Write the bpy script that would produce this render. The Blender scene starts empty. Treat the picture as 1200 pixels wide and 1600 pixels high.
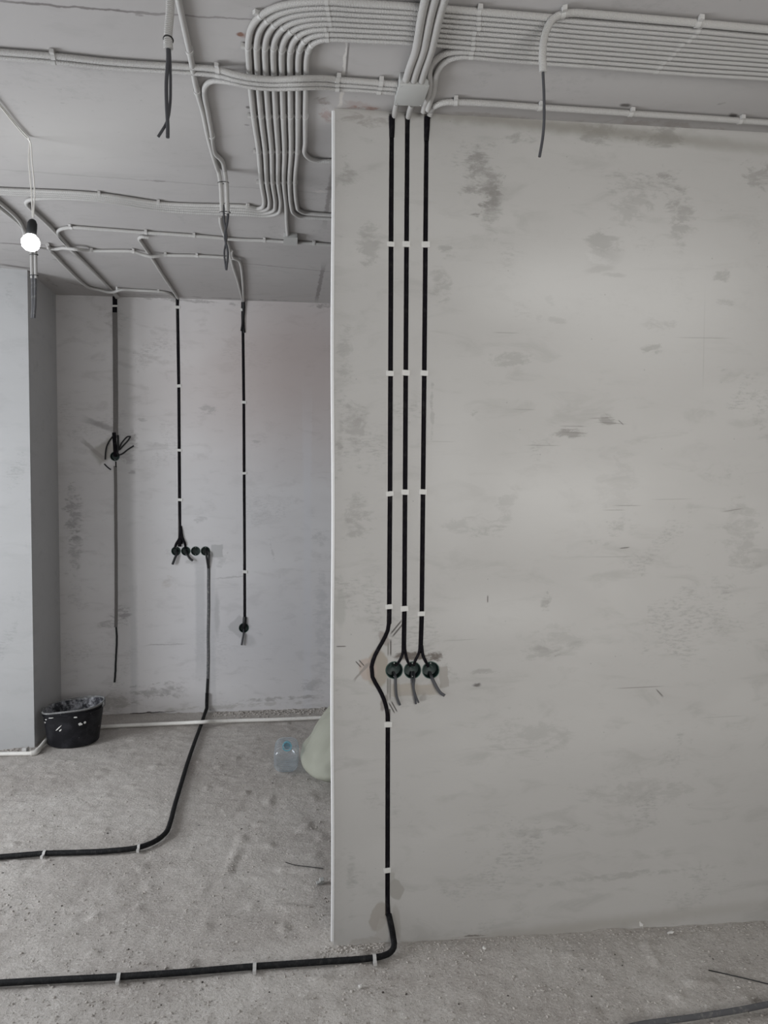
import bpy, bmesh, math, random
import numpy as np
from mathutils import Vector, Matrix
from mathutils import noise as mnoise

# ------------------------------------------------------------------ camera, world, lights, exposure
H = 3.0            # ceiling height
CZ = 1.70          # camera height
F = 1200.0         # focal length in pixels of the 1200x1600 frame
PITCH = math.atan(49.0 / F)
ROLL = 0.0035
_fw = Vector((0, math.cos(PITCH), -math.sin(PITCH)))
_up = Vector((0, math.sin(PITCH), math.cos(PITCH)))
_rt = Vector((1, 0, 0))
RT = _rt * math.cos(ROLL) + _up * math.sin(ROLL)
UP = _up * math.cos(ROLL) - _rt * math.sin(ROLL)
EYE = Vector((0, 0, CZ))

scene = bpy.context.scene
COL = scene.collection
cam_data = bpy.data.cameras.new('camera')
cam = bpy.data.objects.new('camera', cam_data)
COL.objects.link(cam)
cam_data.sensor_fit = 'VERTICAL'
cam_data.sensor_height = 36.0
cam_data.lens = F / 1600.0 * 36.0
cam_data.clip_start = 0.05
mw = Matrix((( RT.x, UP.x, -_fw.x, EYE.x), (RT.y, UP.y, -_fw.y, EYE.y), (RT.z, UP.z, -_fw.z, EYE.z), (0, 0, 0, 1)))
cam.matrix_world = mw
scene.camera = cam

scene.view_settings.view_transform = 'Standard'
scene.view_settings.look = 'None'
scene.view_settings.gamma = 1.0
scene.view_settings.use_curve_mapping = False
scene.view_settings.exposure = 0.0
scene.cycles.use_denoising = True
scene.cycles.max_bounces = 8
scene.cycles.diffuse_bounces = 5
scene.cycles.sample_clamp_indirect = 3.0

world = bpy.data.worlds.new('sky')
scene.world = world
world.use_nodes = True
world.node_tree.nodes['Background'].inputs[0].default_value = (0.75, 0.87, 1.0, 1)
world.node_tree.nodes['Background'].inputs[1].default_value = 1.0

def area(name, loc, target, sx, sy, power, color, spread=180):
    l = bpy.data.lights.new(name, 'AREA')
    l.shape = 'RECTANGLE'; l.size = sx; l.size_y = sy; l.energy = power; l.color = color
    l.spread = math.radians(spread)
    o = bpy.data.objects.new(name, l); COL.objects.link(o)
    o.location = loc
    d = Vector(target) - Vector(loc)
    o.rotation_euler = d.to_track_quat('-Z', 'Z').to_euler()
    return o
# daylight through the side window, the rear-left window and the rear-right window
area('daylight_side_window', (-4.2, 2.4, 1.25), (0, 3.5, 1.15), 2.3, 1.7, 178, (0.92, 0.955, 1.0))
area('daylight_rear_window', (-2.3, -1.2, 1.5), (-2.3, 3, 1.4), 1.8, 1.5, 30, (0.95, 0.97, 1.0))
area('daylight_rear_right_window', (1.15, -1.2, 1.75), (1.05, 3, 1.75), 1.5, 1.2, 31, (1.0, 0.985, 0.955), 100)

# ------------------------------------------------------------------ geometry helpers
def ray(px, py):
    d = _fw * F + RT * (px - 600.0) - UP * (py - 800.0)
    return d.normalized()

def onz(px, py, z):
    d = ray(px, py)
    return EYE + d * ((z - CZ) / d.z)

def onfloor(px, py, h=0.0): return onz(px, py, h)
def onceil(px, py, drop=0.0): return onz(px, py, H - drop)

class Wall:
    """vertical plane through two floor points; x = along, -y = towards the room"""
    def __init__(s, a, b, back=0.0, fwd=0.0):
        s.du = (b - a).normalized(); s.du.z = 0; s.du.normalize()
        s.n = Vector((s.du.y, -s.du.x, 0))
        s.O = Vector((a.x, a.y, 0))
        if s.n.dot(EYE - s.O) < 0: s.n = -s.n
        s.ang = math.atan2(s.du.y, s.du.x)
    def pt(s, px, py, d=0.0):
        r = ray(px, py); o = s.O + s.n * d
        return EYE + r * ((o - EYE).dot(s.n) / r.dot(s.n))
    def loc(s, px, py):
        p = s.pt(px, py) - s.O
        return (p.dot(s.du), p.z)
    def w(s, u, z, d=0.0):
        return s.O + s.du * u + s.n * d + Vector((0, 0, z))

NEAR = Wall(onfloor(521, 1478), onfloor(1200, 1436))
BACK = Wall(onfloor(96, 1118.5), onfloor(519, 1105))

def catmull(pts, ds):
    pts = [np.array(p, float) for p in pts]
    if len(pts) == 2:
        n = max(2, int(np.linalg.norm(pts[1] - pts[0]) / ds) + 1)
        return np.array([pts[0] + (pts[1] - pts[0]) * t for t in np.linspace(0, 1, n)])
    P = [2 * pts[0] - pts[1]] + pts + [2 * pts[-1] - pts[-2]]
    out = []
    for i in range(1, len(P) - 2):
        p0, p1, p2, p3 = P[i - 1], P[i], P[i + 1], P[i + 2]
        a = .5
        t0 = 0.0
        t1 = t0 + max(np.linalg.norm(p1 - p0), 1e-6) ** a
        t2 = t1 + max(np.linalg.norm(p2 - p1), 1e-6) ** a
        t3 = t2 + max(np.linalg.norm(p3 - p2), 1e-6) ** a
        n = max(1, int(np.linalg.norm(p2 - p1) / ds))
        for k in range(n):
            t = t1 + (t2 - t1) * k / n
            A1 = (t1 - t) / (t1 - t0) * p0 + (t - t0) / (t1 - t0) * p1
            A2 = (t2 - t) / (t2 - t1) * p1 + (t - t1) / (t2 - t1) * p2
            A3 = (t3 - t) / (t3 - t2) * p2 + (t - t2) / (t3 - t2) * p3
            B1 = (t2 - t) / (t2 - t0) * A1 + (t - t0) / (t2 - t0) * A2
            B2 = (t3 - t) / (t3 - t1) * A2 + (t - t1) / (t3 - t1) * A3
            out.append((t2 - t) / (t2 - t1) * B1 + (t - t1) / (t2 - t1) * B2)
    out.append(pts[-1]); out = np.array(out)
    hi = max(p[2] for p in pts); out[:, 2] = np.minimum(out[:, 2], hi)      # no overshoot above the highest point
    return out

class MB:
    def __init__(s): s.v = []; s.f = []; s.uv = []
    def tube(s, path, r, seg=10, ref=(0, 0, 1), flat=1.0, caps=True):
        """r = half width across, r*flat = half height towards ref; r may be a list"""
        P = np.array(path, float); n = len(P)
        T = np.gradient(P, axis=0); T /= np.linalg.norm(T, axis=1)[:, None] + 1e-12
        ref = np.array(ref, float)
        base = len(s.v); L = 0.0; c = None
        rs = r if hasattr(r, '__len__') else [r] * n
        if len(rs) != n: rs = np.interp(np.linspace(0, 1, n), np.linspace(0, 1, len(rs)), rs)
        for i in range(n):
            t = T[i]
            if c is None or flat != 1.0:
                c = np.cross(t, ref)
                if np.linalg.norm(c) < .05: c = np.cross(t, [1, .3, 0])
            else:
                c = c - t * c.dot(t)
            c = c / np.linalg.norm(c)
            b = np.cross(c, t)
            if i: L += np.linalg.norm(P[i] - P[i - 1])
            for k in range(seg):
                a = 2 * math.pi * k / seg
                s.v.append(tuple(P[i] + c * (math.cos(a) * rs[i]) + b * (math.sin(a) * rs[i] * flat)))
            if i:
                for k in range(seg):
                    k2 = (k + 1) % seg; a0 = base + (i - 1) * seg; a1 = base + i * seg
                    s.f.append((a0 + k, a0 + k2, a1 + k2, a1 + k))
                    l0 = L - np.linalg.norm(P[i] - P[i - 1])
                    s.uv += [(k / seg, l0), ((k + 1) / seg, l0), ((k + 1) / seg, L), (k / seg, L)]
        if caps:
            s.f.append(tuple(base + k for k in range(seg))[::-1]); s.uv += [(0, 0)] * seg
            e = base + (n - 1) * seg
            s.f.append(tuple(e + k for k in range(seg))); s.uv += [(0, 0)] * seg
        return s
    def box(s, c, ax, ay, az):
        """centre and three half-axis vectors"""
        c = Vector(c); ax = Vector(ax); ay = Vector(ay); az = Vector(az); b = len(s.v)
        for sx, sy, sz in ((-1,-1,-1),(1,-1,-1),(1,1,-1),(-1,1,-1),(-1,-1,1),(1,-1,1),(1,1,1),(-1,1,1)):
            s.v.append(tuple(c + ax * sx + ay * sy + az * sz))
        for q in ((0,3,2,1),(4,5,6,7),(0,1,5,4),(1,2,6,5),(2,3,7,6),(3,0,4,7)):
            s.f.append(tuple(b + i for i in q)); s.uv += [(0, 0)] * 4
        return s
    def lathe(s, prof, seg=32, M=Matrix.Identity(4), fn=None, close=False):
        """prof: (r, z) list revolved about z, then transformed by M; fn(x,y,z) -> deformed point"""
        b = len(s.v); n = len(prof)
        for r, z in prof:
            for k in range(seg):
                a = 2 * math.pi * k / seg
                p = Vector((r * math.cos(a), r * math.sin(a), z))
                if fn: p = Vector(fn(p.x, p.y, p.z))
                s.v.append(tuple(M @ p))
        for i in range(n - 1):
            for k in range(seg):
                k2 = (k + 1) % seg
                s.f.append((b + i*seg + k, b + i*seg + k2, b + (i+1)*seg + k2, b + (i+1)*seg + k))
                s.uv += [(k/seg, i/n), ((k+1)/seg, i/n), ((k+1)/seg, (i+1)/n), (k/seg, (i+1)/n)]
        return s
    def build(s, name, mat, parent=None, origin=None, smooth=True, bevel=0.0):
        P = np.array(s.v, float)
        if origin is None: origin = Vector(P.mean(axis=0))
        origin = Vector(origin)
        po = parent['_o'] if parent is not None and '_o' in parent.keys() else (0, 0, 0)
        me = bpy.data.meshes.new(name)
        me.from_pydata([tuple(Vector(v) - origin) for v in s.v], [], s.f)
        uvl = me.uv_layers.new(name='UVMap')
        if len(s.uv) == len(me.loops):
            uvl.data.foreach_set('uv', np.array(s.uv, dtype=np.float32).ravel())
        me.materials.append(mat)
        if bevel > 0 or smooth:
            bm = bmesh.new(); bm.from_mesh(me)
            if bevel > 0:
                bmesh.ops.bevel(bm, geom=bm.edges[:], offset=bevel, segments=2, affect='EDGES', profile=.5)
            bmesh.ops.recalc_face_normals(bm, faces=bm.faces)
            for f in bm.faces: f.smooth = smooth
            bm.to_mesh(me); bm.free()
        if smooth: me.set_sharp_from_angle(angle=math.radians(40))
        o = bpy.data.objects.new(name, me); COL.objects.link(o)
        if parent is not None:
            o.parent = parent; o.location = origin - Vector(po)
        else:
            o.location = origin
        o['_o'] = tuple(origin)
        return o

def tag(o, label, cat, group=None):
    o['label'] = label; o['category'] = cat
    if group: o['group'] = group
    return o

def empty(name, loc, label, cat, group=None):
    o = bpy.data.objects.new(name, None); COL.objects.link(o)
    o.location = loc; o['_o'] = tuple(loc); o.empty_display_size = .05
    return tag(o, label, cat, group)

# ------------------------------------------------------------------ materials
def new_mat(name, rough=.8, spec=.3):
    m = bpy.data.materials.new(name); m.use_nodes = True
    b = m.node_tree.nodes['Principled BSDF']
    b.inputs['Roughness'].default_value = rough
    b.inputs['Specular IOR Level'].default_value = spec
    return m, m.node_tree.nodes, m.node_tree.links, b

def mixc(N, L, a, b, fac, mode='MIX'):
    n = N.new('ShaderNodeMix'); n.data_type = 'RGBA'; n.blend_type = mode
    for sock, val in ((n.inputs[6], a), (n.inputs[7], b)):
        if isinstance(val, tuple): sock.default_value = (*val[:3], 1)
        else: L.new(val, sock)
    if isinstance(fac, (int, float)): n.inputs[0].default_value = fac
    else: L.new(fac, n.inputs[0])
    return n.outputs[2]

def noise(N, L, vec, scale, detail=4, rough=.55, dist=0.0):
    n = N.new('ShaderNodeTexNoise'); n.inputs['Scale'].default_value = scale
    n.inputs['Detail'].default_value = detail; n.inputs['Roughness'].default_value = rough
    n.inputs['Distortion'].default_value = dist
    L.new(vec, n.inputs['Vector']); return n

def ramp(N, L, src, lo, hi, a=0.0, b=1.0):
    n = N.new('ShaderNodeMapRange'); n.interpolation_type = 'SMOOTHSTEP'
    n.inputs[1].default_value = lo; n.inputs[2].default_value = hi
    n.inputs[3].default_value = a; n.inputs[4].default_value = b
    L.new(src, n.inputs[0]); return n.outputs[0]

def mapping(N, L, vec, scale=(1,1,1), loc=(0,0,0), rot=(0,0,0), kind='POINT'):
    n = N.new('ShaderNodeMapping'); n.vector_type = kind
    n.inputs['Scale'].default_value = scale; n.inputs['Location'].default_value = loc
    n.inputs['Rotation'].default_value = rot
    L.new(vec, n.inputs['Vector']); return n.outputs[0]

def math2(N, L, op, a, b):
    n = N.new('ShaderNodeMath'); n.operation = op
    for i, v in enumerate((a, b)):
        if isinstance(v, (int, float)): n.inputs[i].default_value = v
        else: L.new(v, n.inputs[i])
    return n.outputs[0]

def patches(N, L, vec, col, plist, axis='Y', wob=.012):
    """stains, filler patches, seams and scratches with shapes of their own, and painted tints of light and shade.
    each: (u, v, half_u, half_v, angle, soft, strength, colour, 'e'|'b')"""
    nz = noise(N, L, vec, 22, 3)
    rub = noise(N, L, mapping(N, L, vec, scale=(1, 1, 2.2) if axis == 'Y' else (1, 1, 1)), 11, 7, .72, .4)
    sub = N.new('ShaderNodeVectorMath'); sub.operation = 'SUBTRACT'; L.new(nz.outputs['Color'], sub.inputs[0]); sub.inputs[1].default_value = (.5, .5, .5)
    sc = N.new('ShaderNodeVectorMath'); sc.operation = 'SCALE'; L.new(sub.outputs[0], sc.inputs[0]); sc.inputs['Scale'].default_value = wob * 2
    ad = N.new('ShaderNodeVectorMath'); ad.operation = 'ADD'; L.new(vec, ad.inputs[0]); L.new(sc.outputs[0], ad.inputs[1])
    wv = ad.outputs[0]
    for i, (u, v, a, b, ang, soft, st, c, kind) in enumerate(plist):
        fine = min(a, b) < .004
        if i and i % 8 == 0:
            ma = N.new('ShaderNodeVectorMath'); ma.operation = 'MULTIPLY_ADD'
            L.new(col, ma.inputs[0]); ma.inputs[1].default_value = (1e-7, 1e-7, 1e-7); L.new(vec, ma.inputs[2]); vec = ma.outputs[0]
            ma = N.new('ShaderNodeVectorMath'); ma.operation = 'MULTIPLY_ADD'
            L.new(col, ma.inputs[0]); ma.inputs[1].default_value = (1e-7, 1e-7, 1e-7); L.new(wv, ma.inputs[2]); wv = ma.outputs[0]
        src = vec if fine else wv
        if axis == 'Y': m = mapping(N, L, src, (a, 1e4, b), (u, 0, v), (0, -ang, 0), 'TEXTURE')
        else: m = mapping(N, L, src, (a, b, 1e4), (u, v, 0), (0, 0, ang), 'TEXTURE')
        if kind == 'e':
            ln = N.new('ShaderNodeVectorMath'); ln.operation = 'LENGTH'; L.new(m, ln.inputs[0]); d = ln.outputs['Value']
        else:
            ab = N.new('ShaderNodeVectorMath'); ab.operation = 'ABSOLUTE'; L.new(m, ab.inputs[0])
            sx = N.new('ShaderNodeSeparateXYZ'); L.new(ab.outputs[0], sx.inputs[0])
            d = math2(N, L, 'MAXIMUM', sx.outputs[0], sx.outputs[2 if axis == 'Y' else 1])
        if kind == 'e' and .5 < soft < .94:       # blotches are broken up, not clean ellipses
            q = math2(N, L, 'ADD', rub.outputs['Fac'], ramp(N, L, d, .15, 1.7, .12, -.22))
            k = ramp(N, L, q, .50, .66, 0.0, st * .8)
        else:
            k = ramp(N, L, d, 1 - soft, 1 + soft, st, 0.0)
        col = mixc(N, L, col, c, k)
    return col

def plaster(name, base, dark, light, plist, seed=0.0, axis='Y', mott=1.0, bump=.25, speck=.35):
    m, N, L, B = new_mat(name, .88, .2)
    tc = N.new('ShaderNodeTexCoord'); vec = mapping(N, L, tc.outputs['Object'], loc=(seed, seed * .7, seed * 1.3))
    st = mapping(N, L, vec, scale=(1, 1, 2.6) if axis == 'Y' else (1, 2.0, 1))
    big = noise(N, L, st, 1.3, 3, .5, .3)
    mid = noise(N, L, st, 5.0, 6, .62, .6)
    fin = noise(N, L, mapping(N, L, vec, scale=(1, 1, 3.5) if axis == 'Y' else (1, 1, 1)), 30, 5, .7)
    col = mixc(N, L, base, light, ramp(N, L, big.outputs['Fac'], .42, .68, 0, .8 * mott))
    col = mixc(N, L, col, dark, ramp(N, L, mid.outputs['Fac'], .50, .72, 0, .75 * mott))
    # scattered rubbed grey smudges
    sm = noise(N, L, mapping(N, L, vec, loc=(7, 3, 9)), 2.6, 6, .72, .2)
    k = math2(N, L, 'MULTIPLY', ramp(N, L, sm.outputs['Fac'], .56, .64, 0, 1), ramp(N, L, fin.outputs['Fac'], .45, .62, 0, speck))
    col = mixc(N, L, col, tuple(x * .62 for x in dark), k)
    col = patches(N, L, tc.outputs['Object'], col, plist, axis)
    # pin holes
    vo = N.new('ShaderNodeTexVoronoi'); vo.inputs['Scale'].default_value = 14; L.new(vec, vo.inputs['Vector'])
    pin = ramp(N, L, vo.outputs['Distance'], .02, .05, .35, 0)
    col = mixc(N, L, col, tuple(x * .5 for x in dark), pin)
    L.new(col, B.inputs['Base Color'])
    bp = N.new('ShaderNodeBump'); bp.inputs['Strength'].default_value = bump; bp.inputs['Distance'].default_value = .004
    h = math2(N, L, 'ADD', math2(N, L, 'MULTIPLY', mid.outputs['Fac'], 1.0), math2(N, L, 'MULTIPLY', fin.outputs['Fac'], .35))
    L.new(h, bp.inputs['Height']); L.new(bp.outputs[0], B.inputs['Normal'])
    return m

def concrete_floor():
    m, N, L, B = new_mat('rough_screed', .95, .1)
    tc = N.new('ShaderNodeTexCoord'); vec = tc.outputs['Object']
    big = noise(N, L, vec, 1.6, 5, .6, .4); mid = noise(N, L, vec, 14, 6, .7); fin = noise(N, L, vec, 95, 5, .75)
    col = mixc(N, L, (.42, .388, .36), (.53, .50, .468), ramp(N, L, big.outputs['Fac'], .35, .68))
    col = mixc(N, L, col, (.27, .243, .22), ramp(N, L, mid.outputs['Fac'], .52, .74, 0, .35))
    col = mixc(N, L, col, (.72, .70, .67), ramp(N, L, fin.outputs['Fac'], .53, .68, 0, .7))
    col = mixc(N, L, col, (.20, .18, .16), ramp(N, L, fin.outputs['Fac'], .46, .32, 0, .65))
    vo = N.new('ShaderNodeTexVoronoi'); vo.inputs['Scale'].default_value = 9; L.new(vec, vo.inputs['Vector'])
    sp = math2(N, L, 'MULTIPLY', ramp(N, L, vo.outputs['Distance'], .03, .07, 1, 0), ramp(N, L, mid.outputs['Fac'], .5, .56))
    col = mixc(N, L, col, (.07, .065, .06), sp)
    L.new(col, B.inputs['Base Color'])
    bp = N.new('ShaderNodeBump'); bp.inputs['Strength'].default_value = .9; bp.inputs['Distance'].default_value = .007
    h = math2(N, L, 'ADD', mid.outputs['Fac'], math2(N, L, 'MULTIPLY', fin.outputs['Fac'], .8))
    L.new(h, bp.inputs['Height']); L.new(bp.outputs[0], B.inputs['Normal'])
    return m

def pvc(name, c, rough=.45, ridge=0.0, pitch=.0032, dusty=0.0, dust=(.45,.43,.4)):
    m, N, L, B = new_mat(name, rough, .35)
    tc = N.new('ShaderNodeTexCoord')
    nz = noise(N, L, tc.outputs['Object'], 9, 4, .6)
    col = mixc(N, L, tuple(x * .93 for x in c), tuple(min(1, x * 1.05) for x in c), nz.outputs['Fac'])
    if dusty:
        nf = noise(N, L, tc.outputs['Object'], 45, 5, .7)
        col = mixc(N, L, col, dust, ramp(N, L, nf.outputs['Fac'], .48, .75, 0, dusty))
    L.new(col, B.inputs['Base Color'])
    if ridge:
        sx = N.new('ShaderNodeSeparateXYZ'); L.new(tc.outputs['UV'], sx.inputs[0])
        s = math2(N, L, 'SINE', math2(N, L, 'MULTIPLY', sx.outputs[1], 2 * math.pi / pitch), 0.0)
        bp = N.new('ShaderNodeBump'); bp.inputs['Strength'].default_value = ridge; bp.inputs['Distance'].default_value = .0012
        L.new(s, bp.inputs['Height']); L.new(bp.outputs[0], B.inputs['Normal'])
    return m

M_COND = pvc('white_corrugated_plastic', (.475, .462, .445), .55, .6, .0042)
M_CLIP = pvc('white_clip_plastic', (.49, .48, .465), .6)
M_BOX = pvc('grey_box_plastic', (.44, .44, .425), .5)
M_BLACK = pvc('black_cable_sheath', (.012, .012, .013), .55)
M_BLACKC = pvc('black_corrugated_plastic', (.008, .008, .009), .7, .5, .004, .06)
M_BLACKC.node_tree.nodes['Principled BSDF'].inputs['Specular IOR Level'].default_value = .2
M_FLAT = pvc('black_flat_cable', (.006, .005, .007), .85, dusty=.04)
M_FLAT.node_tree.nodes['Principled BSDF'].inputs['Specular IOR Level'].default_value = .12
M_DUSTY = pvc('dusty_grey_cable', (.10, .10, .105), .75, dusty=.4)
M_GREYC = pvc('grey_cable_sheath', (.055, .055, .06), .6)
M_PLUG = pvc('plaster_dab', (.62, .61, .585), .8, dusty=.3)
M_CHASE = pvc('plaster_filled_chase', (.15, .14, .135), .9, dusty=.3, dust=(.24,.23,.22))
M_TIE = pvc('black_nylon_tie', (.02, .02, .02), .5)
M_GREEN = pvc('dark_green_plastic', (.010, .027, .023), .45)
M_GREENR = pvc('green_box_rim_plastic', (.035, .075, .062), .45, dusty=.5, dust=(.3,.3,.28))
M_WPIPE = pvc('white_water_pipe', (.72, .70, .66), .5, dusty=.35)
M_BEAD = pvc('white_corner_bead', (.74, .74, .74), .5, dusty=.12)
M_TEAL = pvc('teal_cap_plastic', (.06, .42, .52), .4)
M_WIRE = pvc('clear_white_wire', (.72, .70, .66), .4)
M_CHALK = pvc('white_chalky_chip', (.58, .565, .54), .9)

# ------------------------------------------------------------------ structure
def P(W, px, py, wpx, hpx, ang=0, soft=.3, st=.6, c=(.3,.29,.27), kind='e', sc=None):
    """patch on wall W centred at a pixel, half sizes in metres given by pixel half sizes"""
    u, z = W.loc(px, py)
    k = W.pt(px, py).y / F
    return (u, z, wpx * k, hpx * k, ang, soft, st, c, kind)

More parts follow.
